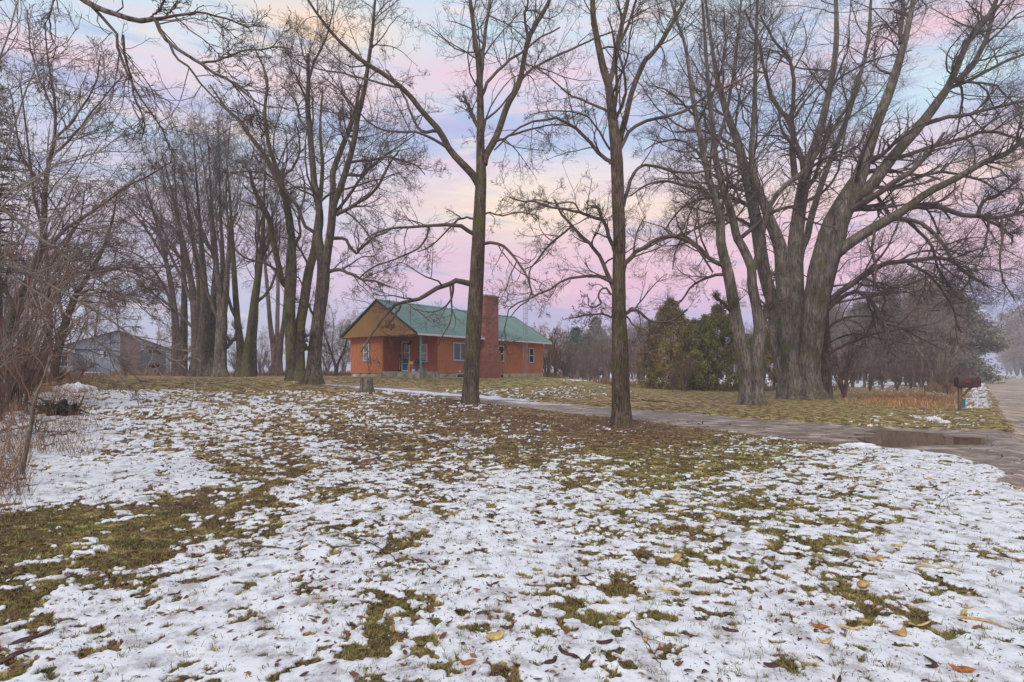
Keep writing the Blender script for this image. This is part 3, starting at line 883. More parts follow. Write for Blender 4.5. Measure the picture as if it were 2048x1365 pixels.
# D: the giant many-stemmed maple
YD = Ypix(1603, 799)
tree('maple_tree', 1603, 800, YD, [
    ([(1580, 798, 26), (1570, 760, 24), (1556, 690, 25), (1547, 615, 24), (1531, 554, 23), (1522, 508, 24), (1516, 462, 24), (1507, 415, 21), (1498, 374, 19), (1476, 286, 15), (1454, 229, 12), (1436, 163, 9), (1425, 100, 7), (1415, 30, 5), (1405, -50, 3)], 0.15, .3),
    ([(1590, 799, 28), (1582, 740, 26), (1573, 677, 24), (1565, 554, 26), (1562, 502, 25), (1550, 466, 22), (1536, 430, 18), (1518, 380, 14), (1503, 320, 11), (1507, 250, 9), (1510, 180, 8), (1511, 110, 7), (1514, 30, 5), (1518, -50, 3)], -0.1, -.2),
    ([(1600, 799, 32), (1597, 730, 32), (1593, 677, 35), (1590, 554, 32), (1590, 492, 29), (1595, 446, 27), (1602, 396, 24), (1616, 330, 20), (1634, 281, 17), (1652, 211, 13), (1669, 123, 11), (1673, 44, 9), (1668, -50, 5)], 0.1),
    ([(1598, 530, 15), (1602, 502, 15), (1614, 474, 14), (1621, 440, 13), (1634, 396, 12), (1660, 321, 11), (1687, 255, 10), (1713, 176, 8), (1735, 88, 7), (1742, 0, 5), (1745, -80, 3)], 0.3),
    ([(1612, 800, 40), (1616, 740, 38), (1621, 690, 42), (1630, 615, 46), (1645, 538, 52), (1662, 477, 52), (1674, 440, 46), (1704, 382, 37), (1718, 355, 28), (1731, 316, 24), (1753, 246, 20), (1775, 193, 19), (1797, 127, 15), (1810, 79, 12), (1827, 0, 9), (1842, -80, 5)], -0.1),
    ([(1700, 400, 24), (1740, 374, 24), (1784, 316, 21), (1841, 250, 19), (1880, 198, 17), (1902, 163, 13), (1933, 88, 11), (1955, 57, 10), (1981, 26, 9), (2000, -20, 7), (2020, -90, 3)], -0.25, -.4),
    ([(1655, 530, 26), (1679, 502, 24), (1719, 474, 21), (1750, 455, 20), (1806, 422, 17), (1854, 387, 15), (1915, 356, 13), (1968, 325, 12), (2012, 308, 11), (2048, 281, 10), (2110, 245, 7), (2170, 225, 3)], -0.35, -.2)],
    [([(1590, 360), (1586, 310), (1586, 264), (1573, 235), (1559, 220), (1542, 193), (1530, 140), (1515, 80), (1490, 20)], 13, 4, .2),
     ([(1584, 262), (1586, 176), (1581, 123), (1546, 79), (1520, 30)], 9, 3, -.3),
     ([(1801, 88), (1805, 26), (1808, -40)], 9, 6, .2),
     ([(1898, 165), (1929, 149), (1968, 88), (1986, 26), (2000, -40)], 12, 6, .3),
     ([(1841, 252), (1889, 237), (1929, 229), (1977, 220), (2047, 202), (2110, 190)], 9, 4, -.3),
     ([(1885, 190), (1902, 176), (1937, 163), (1995, 132), (2047, 110), (2110, 85)], 9, 4, .2),
     ([(1784, 320), (1850, 299), (1915, 281), (1960, 264), (2003, 268), (2047, 281)], 9, 4, -.2),
     ([(1806, 422), (1819, 413), (1854, 411), (1889, 418), (1946, 433), (2003, 435), (2047, 424)], 13, 7, -.2),
     ([(1788, 434), (1797, 438), (1825, 440), (1849, 450), (1874, 472), (1894, 502), (1912, 529), (1937, 549), (1959, 562), (1970, 573)], 9, 5, -.4),
     ([(1812, 440), (1840, 467), (1862, 490), (1872, 519), (1877, 539), (1897, 567), (1912, 592), (1924, 600)], 6, 3, .1),
     ([(1957, 433), (1964, 407), (1984, 395), (2009, 382), (2040, 360)], 8, 4, -.2),
     ([(1960, 434), (1987, 447), (2011, 462), (2024, 472), (2023, 490)], 6, 3, .1),
     ([(1648, 612), (1661, 601), (1688, 580), (1719, 557), (1750, 538), (1775, 529), (1812, 523), (1849, 517), (1887, 516), (1907, 527), (1924, 539), (1945, 555)], 13, 6, -.3),
     ([(1650, 632), (1658, 618), (1688, 591), (1713, 585), (1735, 597), (1747, 608), (1755, 632), (1770, 649), (1773, 679), (1778, 696), (1771, 714)], 10, 5, -.5),
     ([(1770, 649), (1800, 654), (1825, 669), (1859, 686), (1887, 701)], 5, 2, -.2),
     ([(1815, 527), (1849, 544), (1874, 569), (1892, 594), (1907, 619), (1914, 649), (1924, 666)], 6, 3, -.3),
     ([(1745, 545), (1752, 570), (1770, 600), (1762, 625), (1755, 640)], 5, 3, -.2),
     ([(1976, 430), (1974, 470), (1965, 500), (1940, 525), (1900, 550)], 5, 2, -.3),
     ([(2003, 435), (2004, 480), (2000, 530), (2010, 570), (2030, 600)], 5, 2, -.3),
     ([(1740, 376), (1790, 372), (1850, 350), (1900, 345), (1960, 360), (2010, 395)], 8, 3, .4),
     ([(1750, 455), (1745, 500), (1752, 540), (1748, 580)], 6, 3, -.4),
     ([(1506, 415), (1470, 400), (1440, 395), (1400, 400), (1360, 420), (1330, 460)], 9, 3, .3),
     ([(1520, 470), (1480, 440), (1450, 430), (1420, 440)], 8, 3, -.3),
     ([(1480, 300), (1440, 275), (1400, 262), (1350, 265)], 7, 3, .35)],
    B_MAPLE, TW, 'giant bare maple with a massive trunk splitting low into many stems', seed=14,
    twig=dict(n0=20, n1=14, l0=0.32, l1=0.46, n2=9, n3=6, n4=2, wig=0.17, up=0.03, max0=4.6, max1=3.2, direct=30), flare=(1.8, 1.7), rmin=0.0040)

# E: leaning narrow tree right of the giant
YE = Ypix(1656, 799)
tree('elm_tree', 1656, 800, YE + .8, [
    ([(1656, 801, 20), (1654, 770, 18), (1652, 738, 17), (1650, 708, 15), (1653, 677, 14), (1651, 640, 13), (1655, 600, 11), (1668, 540, 9), (1690, 470, 7), (1700, 400, 5), (1705, 330, 3)], 0.1)],
    [([(1655, 715), (1661, 706), (1688, 692), (1719, 680), (1750, 668), (1800, 660), (1850, 664)], 7, 2, -.3),
     ([(1652, 660), (1680, 640), (1720, 632), (1770, 640), (1820, 655)], 6, 2, .3),
     ([(1652, 690), (1680, 675), (1715, 668), (1770, 680), (1830, 690)], 4, 2, -.5)],
    B_DARK, TW, 'narrow dark bare tree leaning against the right side of the giant maple', seed=15,
    twig=dict(n0=10, n1=9, l0=0.4, n2=5, n3=5, n4=2, wig=0.15, up=0.0, max0=2.5), flare=(0.3, 0.4), rmin=0.005)

# F, G: tall trees left of the house
YF = Ypix(626, 767)
tree('locust_tree', 626, 768, YF, [
    ([(626, 768, 36), (628, 745, 29), (630, 700, 26), (635, 650, 24), (640, 615, 25), (645, 576, 26), (647, 532, 25), (640, 500, 19), (636, 470, 17), (639, 444, 16), (638, 415, 14), (630, 379, 13), (624, 313, 12), (620, 264, 11), (615, 214, 10), (617, 165, 8), (616, 130, 7), (617, 108, 5)], 0.05),
    ([(649, 545, 18), (658, 488, 17), (664, 444, 16), (668, 409, 14), (680, 379, 13), (696, 330, 12), (709, 280, 11), (716, 231, 11), (729, 181, 9), (736, 132, 8), (745, 66, 7), (749, 16, 5), (756, -50, 3)], -0.15),
    ([(662, 440, 12), (666, 379, 12), (666, 346, 11), (680, 306, 10), (699, 257, 9), (712, 215, 6), (720, 170, 4)], 0.25)],
    [([(652, 548), (661, 542), (681, 541), (702, 549), (725, 560), (750, 563), (780, 575)], 9, 3, -.3),
     ([(664, 478), (672, 476), (690, 479), (702, 497), (714, 508), (722, 495), (745, 476), (775, 465)], 8, 3, .2),
     ([(672, 430), (680, 425), (706, 412), (739, 392), (762, 363), (778, 330), (800, 300)], 9, 3, -.2),
     ([(690, 350), (720, 350), (735, 326)], 7, 5, -.4),
     ([(665, 430), (700, 390), (730, 345), (760, 320), (800, 290), (830, 270)], 7, 2, .4),
     ([(636, 470), (610, 450), (598, 420), (580, 395), (550, 360), (520, 345), (460, 345)], 8, 3, -.4),
     ([(620, 264), (600, 240), (590, 200), (560, 170)], 6, 2, .3), ([(617, 165), (630, 120), (650, 80), (665, 30), (670, -20)], 5, 2, -.3),
     ([(618, 700), (610, 690), (604, 678), (612, 668)], 9, 5, -.5),
     ([(634, 640), (622, 620), (612, 600), (600, 560), (580, 545)], 6, 2, -.4),
     ([(700, 325), (740, 320), (780, 315), (830, 330), (850, 350)], 6, 2, .1), ([(706, 300), (690, 270), (678, 240), (675, 225)], 6, 3, .4)],
    B_DARK, TW, 'tall dark bare tree nearest the left gable corner of the house, by the tree stump', seed=16,
    twig=dict(n0=15, n1=11, l0=0.32, l1=0.5, n2=7, n3=6, n4=2, wig=0.15, up=0.06, max0=4.2, max1=3), flare=(0.9, 1.0), rmin=0.006)

YG = Ypix(595, 761)
tree('locust_tree', 593, 761, YG, [
    ([(586, 762, 28), (583, 730, 22), (581, 679, 21), (579, 605, 22), (582, 547, 23), (584, 503, 15), (582, 459, 13), (577, 425, 12), (568, 385, 11), (554, 340, 9), (540, 300, 8), (531, 250, 7), (530, 210, 6), (535, 168, 5), (525, 130, 4), (505, 90, 2)], 0.1),
    ([(600, 762, 26), (599, 730, 20), (599, 664, 19), (608, 605, 18), (617, 545, 17), (628, 503, 14), (634, 450, 11), (640, 400, 9), (645, 330, 7), (640, 260, 5), (645, 180, 3)], 0.25),
    ([(574, 575, 10), (565, 564, 12), (555, 523, 12), (546, 482, 12), (538, 438, 11), (520, 405, 10), (505, 369, 8), (500, 339, 5)], -0.3),
    ([(580, 470, 12), (575, 430, 11), (566, 385, 10), (545, 340, 10), (525, 303, 9), (498, 270, 8), (482, 244, 7), (459, 224, 6), (440, 200, 4), (420, 170, 3)], -0.2)],
    [([(572, 560), (540, 530), (500, 520), (470, 500), (450, 470)], 6, 2, -.3), ([(585, 500), (600, 470), (598, 430), (610, 380), (600, 330)], 7, 2, .3),
     ([(620, 540), (600, 500), (580, 480), (545, 470)], 5, 2, .3), ([(560, 360), (590, 330), (600, 290), (590, 240)], 6, 2, -.3)],
    B_MOSS, TW, 'tall bare tree with two mossy green trunks joined at the base, one reddish dead limb', seed=17,
    twig=dict(n0=13, n1=9, l0=0.3, n2=7, n3=5, n4=2, wig=0.15, up=0.06, max0=4.0, max1=3), flare=(0.8, .9), rmin=0.006)

# row of big trees behind the left lawn
YI = Ypix(488, 756)
tree('locust_tree', 489, 756, 37.0, [
    ([(487, 756, 26), (484, 720, 18), (480, 680, 14), (475, 640, 12), (470, 570, 11), (466, 500, 10), (462, 430, 8), (456, 350, 6), (450, 290, 3)], 0.1),
    ([(492, 756, 26), (497, 700, 18), (501, 670, 16), (509, 605, 15), (517, 547, 13), (523, 503, 12), (526, 459, 10), (528, 400, 8), (530, 330, 5), (528, 270, 3)], -0.1)],
    [([(508, 610), (530, 590), (548, 560), (556, 520), (560, 470)], 7, 2, .2), ([(477, 650), (458, 600), (450, 540), (436, 470), (430, 400)], 7, 2, -.2),
     ([(522, 520), (540, 480), (545, 430), (560, 380)], 6, 2, .2)],
    B_MOSS, TW, 'mossy yellow green V shaped tree in the row left of the house', seed=18, group='big bare trees in the row left of the house',
    twig=dict(n0=20, n1=12, l0=0.34, n2=8, n3=5, n4=2, wig=0.09, up=0.13, max0=5, a0=(18, 50)), flare=(0.9, 1.0), rmin=0.0062, thin=True)
tree('locust_tree', 441, 757, 36.5, [
    ([(441, 757, 27), (441, 730, 23), (442, 679, 21), (444, 635, 20), (441, 600, 14), (436, 560, 12), (428, 500, 10), (420, 430, 8), (410, 350, 5), (400, 290, 3)], 0.1),
    ([(445, 640, 14), (452, 590, 12), (455, 540, 10), (458, 470, 8), (452, 400, 7), (455, 320, 5), (460, 250, 3)], -0.2),
    ([(443, 620, 12), (446, 560, 11), (444, 480, 9), (440, 400, 7), (438, 320, 5), (436, 240, 3)], 0.3)],
    [([(447, 700), (458, 690), (470, 676), (474, 655)], 8, 5, -.2), ([(437, 640), (420, 600), (405, 540), (385, 470), (370, 400)], 8, 2, .2), ([(430, 520), (400, 450), (380, 400), (360, 350)], 6, 2, -.3)],
    B_MAPLE, TW, 'straight grey green trunk between the V shaped tree and the dark cluster', seed=19, group='big bare trees in the row left of the house',
    twig=dict(n0=17, n1=12, l0=0.34, n2=8, n3=5, n4=2, wig=0.09, up=0.13, max0=5, a0=(18, 50)), flare=(0.9, 1.0), rmin=0.0062, thin=True)
tree('maple_tree', 405, 753, 40.0, [
    ([(395, 754, 30), (396, 700, 26), (392, 640, 20), (385, 580, 14), (370, 500, 11), (352, 420, 8), (335, 350, 6), (322, 300, 3)], 0.2),
    ([(408, 754, 34), (407, 700, 28), (410, 640, 20), (408, 570, 14), (402, 480, 11), (396, 400, 8), (390, 320, 6), (385, 260, 3)], -0.1),
    ([(420, 754, 30), (420, 700, 25), (424, 650, 19), (428, 590, 13), (432, 510, 10), (425, 430, 7), (420, 350, 5), (415, 280, 3)], 0.1),
    ([(400, 640, 16), (398, 560, 12), (385, 480, 9), (372, 400, 7), (362, 330, 4)], -0.3)],
    [([(390, 620), (365, 560), (335, 500), (300, 450), (265, 420)], 8, 2, .1), ([(385, 560), (350, 500), (315, 440), (290, 380)], 7, 2, -.3), ([(390, 660), (350, 620), (310, 590), (270, 560)], 6, 2, .3)],
    B_DARK, TW, 'massive cluster of dark stems grown together, second in the row beside the barn', seed=20, group='big bare trees in the row left of the house',
    twig=dict(n0=17, n1=14, l0=0.34, n2=8, n3=5, n4=2, wig=0.09, up=0.12, max0=5, a0=(18, 52)), flare=(1.0, 1.1), rmin=0.0062, thin=True)
tree('maple_tree', 356, 752, 45.0, [
    ([(352, 753, 18), (353, 700, 16), (350, 640, 13), (340, 560, 10), (322, 480, 8), (300, 400, 6), (285, 340, 3)], 0.2),
    ([(365, 753, 18), (366, 700, 16), (368, 640, 13), (368, 560, 10), (362, 480, 8), (352, 400, 6), (348, 320, 3)], -0.2)],
    [([(346, 620), (320, 560), (290, 520), (255, 500)], 6, 2, .2), ([(335, 530), (300, 470), (270, 430), (240, 400)], 6, 2, -.3)],
    B_DARK, TW, 'leftmost dark bare tree of the row, at the right corner of the metal barn', seed=21, group='big bare trees in the row left of the house',
    twig=dict(n0=18, n1=14, l0=0.36, n2=8, n3=5, n4=2, wig=0.09, up=0.12, max0=5, a0=(18, 52)), flare=(0.4, 0.6), rmin=0.007, thin=True)
tree('maple_tree', 554, 756, 50.0, [
    ([(552, 757, 20), (551, 720, 15), (547, 690, 12), (541, 650, 9), (536, 590, 8), (530, 520, 6), (528, 450, 4), (520, 380, 2)], 0.1),
    ([(557, 757, 18), (558, 720, 13), (562, 680, 10), (568, 640, 8), (572, 580, 7), (575, 510, 5), (580, 440, 3)], -0.1),
    ([(554, 700, 9), (555, 640, 8), (556, 560, 7), (552, 480, 5), (555, 400, 3)], 0.2)], [],
    B_RED, TW_GREY, 'pale reddish bare tree standing farther back in the gap right of the V shaped tree', seed=22,
    twig=dict(n0=14, n1=0, l0=0.4, n2=6, n3=5, n4=2, wig=0.12, up=0.08, max0=5), flare=(0.4, 0.6), rmin=0.007, thin=True)
tree('maple_tree', 509, 753, 44.0, [
    ([(509, 754, 10), (510, 720, 8), (510, 680, 7), (514, 620, 6), (512, 540, 5), (516, 460, 4), (514, 390, 2)], 0.1)], [],
    B_DARK, TW, 'thin dark young tree just right of the V shaped tree', seed=23,
    twig=dict(n0=14, n1=0, l0=0.4, n2=5, n3=4, n4=2, wig=0.12, up=0.08, max0=4), flare=(0.4, 0.4), rmin=0.008)
tree('apple_tree', 672, 753, 48.0, [
    ([(672, 754, 10), (672, 738, 7), (668, 722, 5), (660, 700, 4), (652, 676, 3), (645, 650, 2)], 0.2),
    ([(672, 744, 6), (676, 728, 5), (686, 706, 4), (694, 680, 3), (700, 650, 2)], -0.2)],
    [([(664, 712), (655, 704), (648, 690)], 3, 1, .2), ([(682, 714), (692, 704), (702, 694)], 3, 1, -.2), ([(668, 725), (664, 690), (668, 650), (662, 615)], 3, 1, .1)],
    B_DARK, TW_GREY, 'small spreading bare tree far back beside the left gable of the house', seed=24,
    twig=dict(n0=14, n1=9, l0=0.6, n2=5, n3=4, n4=2, wig=0.2, up=0.05, max0=3), flare=(0.3, 0.4), rmin=0.009)

# left thicket trees
YP = 17.0
tree('cherry_tree', 2, 770, YP, [
    ([(-2, 775, 22), (4, 735, 19), (9, 693, 17), (21, 640, 15), (35, 602, 14), (50, 573, 12), (70, 532, 11), (88, 473, 11), (89, 400, 9), (92, 367, 8), (100, 317, 7), (108, 287, 6), (111, 240, 5), (108, 188, 4), (96, 120, 3), (90, 50, 2)], -0.05)],
    [([(37, 602), (73, 588), (117, 564), (161, 544), (220, 536), (293, 536), (381, 532)], 9, 2, -.3),
     ([(88, 492), (103, 482), (132, 459), (176, 429), (205, 409), (249, 375), (293, 355), (346, 322)], 8, 2, .2),
     ([(90, 370), (60, 340), (40, 300), (30, 240), (20, 180)], 6, 2, -.3), ([(100, 317), (140, 280), (180, 230), (220, 180), (250, 150)], 5, 2, .3),
     ([(28, 612), (10, 580), (-10, 560)], 7, 4, -.2), ([(10, 700), (50, 690), (100, 688), (160, 700), (215, 712)], 5, 2, -.5),
     ([(108, 280), (150, 235), (190, 170), (200, 110)], 5, 2, -.2), ([(110, 230), (80, 160), (60, 90), (55, 20)], 4, 2, .2)],
    B_DARK, TW, 'leaning brown trunk at the left edge, its upper stem rising over the thicket', seed=25,
    twig=dict(n0=17, n1=12, l0=0.3, n2=6, n3=5, n4=2, wig=0.14, up=0.05, max0=3.0, max1=2.4), flare=(0.2, 0.4), rmin=0.0045)
tree('cherry_tree', 82, 768, 20.0, [
    ([(80, 770, 13), (88, 722, 11), (97, 680, 10), (101, 650, 9), (98, 600, 8), (94, 540, 7), (90, 480, 6), (70, 400, 5), (60, 320, 4), (50, 240, 3), (40, 160, 2)], 0.1)],
    [([(98, 600), (70, 550), (40, 520), (0, 500)], 5, 2, .2), ([(94, 540), (130, 490), (160, 440), (170, 380)], 5, 2, -.2)],
    B_DARK, TW_RED, 'thin bare tree between the leaning edge trunk and the trunk before the shed', seed=26,
    twig=dict(n0=20, n1=14, l0=0.34, n2=7, n3=5, n4=2, wig=0.15, up=0.03, max0=3.0), flare=(0.2, 0.4), rmin=0.005)
tree('cherry_tree', 105, 768, 22.0, [
    ([(104, 770, 14), (110, 735, 14), (118, 693, 15), (130, 649, 14), (143, 612, 12), (155, 585, 10), (176, 552, 8), (205, 500, 6), (225, 440, 4), (235, 380, 2)], 0.1)],
    [([(130, 650), (120, 600), (118, 540), (110, 480)], 6, 2, .2), ([(150, 590), (190, 580), (240, 590), (300, 610)], 5, 2, -.3), ([(176, 552), (230, 540), (280, 550), (330, 580)], 5, 2, .3)],
    B_DARK, TW_RED, 'slanting trunk in front of the small white shed', seed=27,
    twig=dict(n0=22, n1=16, l0=0.4, n2=8, n3=6, n4=2, wig=0.15, up=0.0, max0=3.2), flare=(0.2, 0.4), rmin=0.0055)
tree('sapling', 50, 915, 6.4, [
    ([(44, 948, 9), (50, 915, 8), (62, 855, 7), (70, 800, 6), (86, 760, 4), (100, 720, 4), (120, 690, 3), (150, 650, 2)], -0.1)],
    [([(68, 815), (50, 770), (30, 730), (20, 680)], 4, 1, .2), ([(64, 850), (30, 858), (-10, 870)], 3, 1, -.2), ([(80, 772), (110, 760), (150, 740), (180, 735)], 3, 1, .3), ([(58, 870), (90, 862), (130, 868)], 2, 1, .2)],
    B_PALE, TW_RED, 'thin sapling rising from the snow at the left edge in front of the brush', cat='sapling', seed=28,
    twig=dict(n0=9, n1=5, l0=0.5, n2=4, n3=3, n4=1, wig=0.14, up=0.04, max0=0.8, max1=.5), flare=(0.1, 0.2), rmin=0.0018)

# near boughs reaching in from trees just outside the left edge
base_x = -8.3
tree('walnut_tree', -320, 990, 7.0, [
    ([(-320, 1000, 60), (-318, 800, 46), (-310, 500, 40), (-290, 250, 34), (-240, 60, 28), (-150, -60, 22), (-40, -95, 18), (60, -70, 15), (130, -28, 13), (167, 0, 12), (199, 18, 11), (235, 30, 10), (273, 42, 10), (300, 40, 9), (311, 40, 8), (320, 62, 8), (337, 85, 7), (366, 106, 6), (400, 126, 6), (432, 150, 5), (462, 162, 5), (488, 185, 4), (508, 201, 4), (528, 213, 3), (564, 216, 2), (614, 219, 2)], 0.012)],
    [([(311, 38), (350, 33), (383, 25), (422, 30), (459, 40), (492, 54), (520, 53)], 6, 2, .1),
     ([(150, -12), (188, 18), (211, 44), (232, 67), (237, 103), (249, 132), (264, 167), (287, 205), (317, 246), (331, 276), (349, 317)], 7, 2, .15),
     ([(246, 70), (250, 110), (262, 160), (270, 199), (287, 235), (289, 255), (284, 275)], 5, 2, .25),
     ([(400, 127), (430, 122), (449, 115), (488, 102), (535, 97), (561, 94), (581, 99)], 5, 2, .2),
     ([(340, 90), (352, 117), (380, 137), (399, 165), (432, 198), (459, 227), (488, 254), (508, 287), (531, 320)], 5, 2, -.15),
     ([(300, 38), (318, 20), (330, -5)], 4, 2, .2), ([(330, 35), (350, 10), (365, -15)], 4, 2, -.2),
     ([(462, 162), (500, 190), (520, 240), (545, 270)], 3, 1, .2), ([(350, 34), (380, 60), (420, 90), (450, 130), (470, 170)], 3, 1, .3), ([(120, -30), (100, 40), (110, 100), (90, 160)], 4, 1, .3)],
    B_MAPLE, TW, 'overhanging bare bough reaching in from the upper left corner', seed=29,
    twig=dict(n0=14, n1=12, l0=0.13, l1=0.45, n2=4, n3=3, n4=2, wig=0.2, wig2=0.26, up=0.0, max0=1.3, max1=1.0, a1=(25, 60)), flare=(0.2, 0.4), rmin=0.0022)
tree('hawthorn', -160, 990, 6.2, [
    ([(-160, 1010, 40), (-150, 860, 30), (-130, 700, 22), (-90, 600, 16), (-40, 540, 10), (0, 528, 5.5), (59, 550, 5), (132, 588, 4.4), (220, 640, 3.6), (264, 673, 3.2), (337, 717, 2.4), (381, 755, 1.8), (400, 775, 1.5), (432, 806, 1)], 0.02),
    ([(-140, 760, 18), (-100, 560, 14), (-50, 450, 10), (0, 418, 7), (59, 462, 6), (117, 503, 5), (164, 538, 4), (223, 576, 3), (264, 600, 2), (310, 640, 1.5)], 0.12)],
    [([(-30, 540), (20, 555), (73, 585), (132, 629), (182, 670), (223, 702), (243, 731), (252, 755)], 4, 1.5, .2),
     ([(300, 694), (318, 712), (322, 735), (330, 750)], 2.5, 1, .1), ([(337, 717), (360, 722), (390, 717)], 2, 1, .1), ([(264, 673), (290, 700), (318, 700)], 2, 1, -.1),
     ([(59, 550), (90, 540), (140, 520), (190, 520), (240, 530)], 3, 1, .3), ([(-40, 450), (-10, 350), (30, 250), (60, 160), (110, 80)], 5, 2, .2),
     ([(-60, 480), (-20, 420), (60, 360), (140, 320), (220, 300)], 4, 1.5, -.2), ([(0, 418), (40, 380), (110, 330), (170, 250), (220, 190)], 4, 1.5, .4),
     ([(-100, 560), (-40, 480), (10, 470), (80, 440), (150, 440)], 4, 1.5, -.3), ([(-60, 450), (-40, 300), (-20, 180), (20, 60), (40, -20)], 5, 2, .1)],
    B_PALE, TW_GREY, 'pale wand like branches reaching in from the left edge and drooping across the barn', cat='shrub', seed=30,
    twig=dict(n0=16, n1=9, l0=0.13, l1=0.4, n2=4, n3=2, n4=1, wig=0.10, up=0.02, max0=0.8, max1=0.8, a0=(20, 55), a1=(20, 50)), flare=(0.1, 0.4), rmin=0.0016)

# ------------------------------------------------------------------ generic bare trees, shrubs, evergreens
def bare_mesh(seed, h, stems, spread, n=(16, 7, 6, 2), rmin=0.02, up=0.1, r0=0.16, droop=0.0, low=0.3, ang=(20, 50), l0=0.4):
    g = np.random.default_rng(seed)
    P, R = [], []
    for i in range(stems):
        a = g.random() * 6.28; s = spread * (0.3 + 0.7 * g.random()) if stems > 1 else spread * 0.2
        hh = h * (0.75 + 0.25 * g.random())
        pts = [(0.0, 0.0, -0.1)]
        for t in (0.15, 0.35, 0.6, 0.8, 1.0):
            pts.append((math.cos(a) * s * h * t ** 1.3 + g.normal(0, 0.015 * h), math.sin(a) * s * h * t ** 1.3 + g.normal(0, 0.015 * h), hh * t))
        k = 1.0 / max(1, stems) ** 0.5
        p, r = resample(pts, [r0 * k, r0 * .85 * k, r0 * .65 * k, r0 * .45 * k, r0 * .25 * k, r0 * 0.08 * k], 14)
        P.append(p); R.append(r)
    P, R = np.array(P), np.array(R)
    a = spawn(P, R, g, n[0], low, ang, l0, 0.45, 8, 0.12, up, rmin * 1.6, lmax=h * 0.4)
    b = spawn(*a, g, n[1], 0.12, (25, 60), 0.5, 0.6, 6, 0.14, up * 0.6, rmin * 1.2)
    c = spawn(*b, g, n[2], 0.12, (25, 60), 0.55, 0.7, 5, 0.16, up * 0.5, rmin)
    sets = [(a[0], a[1], 4), (b[0], b[1], 3), (c[0], c[1], 3)]
    if n[3]:
        d = spawn(*c, g, n[3], 0.15, (25, 60), 0.6, 0.8, 3, 0.16, up * 0.5, rmin * 0.85)
        sets.append((d[0], d[1], 3))
    return mesh_of([(P, R, 8)], 'trunk'), mesh_of(sets, 'crown')


def place_pair(name, meshes, mats, x, y, s, rz, sz=1.0, **kw):
    e = empty(name, (x, y, gz(x, y)), rz, **kw)
    e.scale = (s, s, s * sz)
    for nm, me, m in zip(('trunk', 'crown'), meshes, mats):
        if not me.materials: me.materials.append(m)
        o = bpy.data.objects.new(nm, me); COL.objects.link(o); o.parent = e
        if nm == 'trunk': me.shade_smooth()
    return e


g3 = np.random.default_rng(99)
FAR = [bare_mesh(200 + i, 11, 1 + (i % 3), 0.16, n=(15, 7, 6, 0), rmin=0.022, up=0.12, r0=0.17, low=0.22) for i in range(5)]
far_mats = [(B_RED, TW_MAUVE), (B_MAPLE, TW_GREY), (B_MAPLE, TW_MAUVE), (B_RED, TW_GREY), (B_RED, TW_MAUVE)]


def prof(px):      # tree line height in the photo behind the field
    return np.interp(px, [1040, 1080, 1120, 1180, 1240, 1340, 1420, 1500, 1640, 1700, 1760, 1830, 1900, 1950],
                     [650, 648, 652, 640, 636, 634, 640, 640, 612, 600, 598, 590, 600, 690])


cnt = 0
for px in np.arange(1050, 1930, 9.5):
    for Yd in (112, 140):
        p = px + g3.uniform(-6, 6); Y = Yd + g3.uniform(-11, 11)
        top = prof(p) + g3.uniform(0, 26) - (0 if Yd > 125 else -14)
        x = (p - 1024) / F * Y
        if road_q(x, Y) > -6: continue
        hgt = CZ + (HZ - top) / F * Y - gz(x, Y)
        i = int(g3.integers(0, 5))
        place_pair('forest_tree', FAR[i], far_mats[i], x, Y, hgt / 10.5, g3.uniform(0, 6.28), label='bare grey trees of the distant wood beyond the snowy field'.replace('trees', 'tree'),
                   cat='tree', group='distant wood beyond the snowy field')
# bare trees standing nearer at right, before the big pine
MID = [bare_mesh(260 + i, 10, 1 + (i % 2) * 2, 0.2, n=(18, 8, 6, 0), rmin=0.012, up=0.08, r0=0.14, low=0.2) for i in range(3)]
for p, Y, top in [(1730, 58, 600), (1760, 66, 570), (1812, 64, 560), (1842, 58, 550), (1868, 66, 555), (1890, 60, 580), (1680, 70, 600), (1745, 62, 560), (1790, 55, 590), (1830, 60, 545), (1850, 50, 570), (1800, 70, 575), (1876, 58, 560), (1715, 75, 590), (1905, 64, 600), (1862, 74, 570), (1772, 80, 600)]:
    x = (p - 1024) / F * Y
    i = int(g3.integers(0, 3))
    place_pair('young_tree', MID[i], [(B_MAPLE, TW_MAUVE), (B_RED, TW_MAUVE), (B_MAPLE, TW_GREY)][i], x, Y, (CZ + (HZ - top) / F * Y - gz(x, Y)) / 9.5, g3.uniform(0, 6.28),
               label='thin bare tree in the brushy strip between the giant maple and the big pine', cat='tree', group='thin bare trees in the brushy strip at right')
# trees along the far right side of the road, arching over it
RGT = [bare_mesh(290 + i, 11, 4, 0.38, n=(19, 9, 8, 0), rmin=0.03, up=0.02, r0=0.32, low=0.12, ang=(30, 70)) for i in range(3)]
for k, s in enumerate((215, 235, 255, 280, 300, 325, 350, 380, 410, 450, 245, 290, 330, 520)):
    q = (13.5 if k < 10 else 20) + g3.uniform(-1.5, 2.5)
    x, y = RU * s + RN * q
    i = k % 3
    place_pair('roadside_tree', RGT[i], (B_DARK, TW_MAUVE), x, y, g3.uniform(1.75, 2.05), g3.uniform(0, 6.28), label='bare spreading tree leaning toward the gravel road on its right side',
               cat='tree', group='bare trees along the right side of the road')
for k, s in enumerate((150, 175, 200, 240, 290, 350)):
    q = -7.5 + g3.uniform(-1, 0.5)
    x, y = RU * s + RN * q
    place_pair('roadside_tree', RGT[k % 3], (B_DARK, TW_GREY), x, y, 1.3, g3.uniform(0, 6.28), label='bare tree on the left verge of the road beyond the big pine',
               cat='tree', group='bare trees along the left verge of the road')
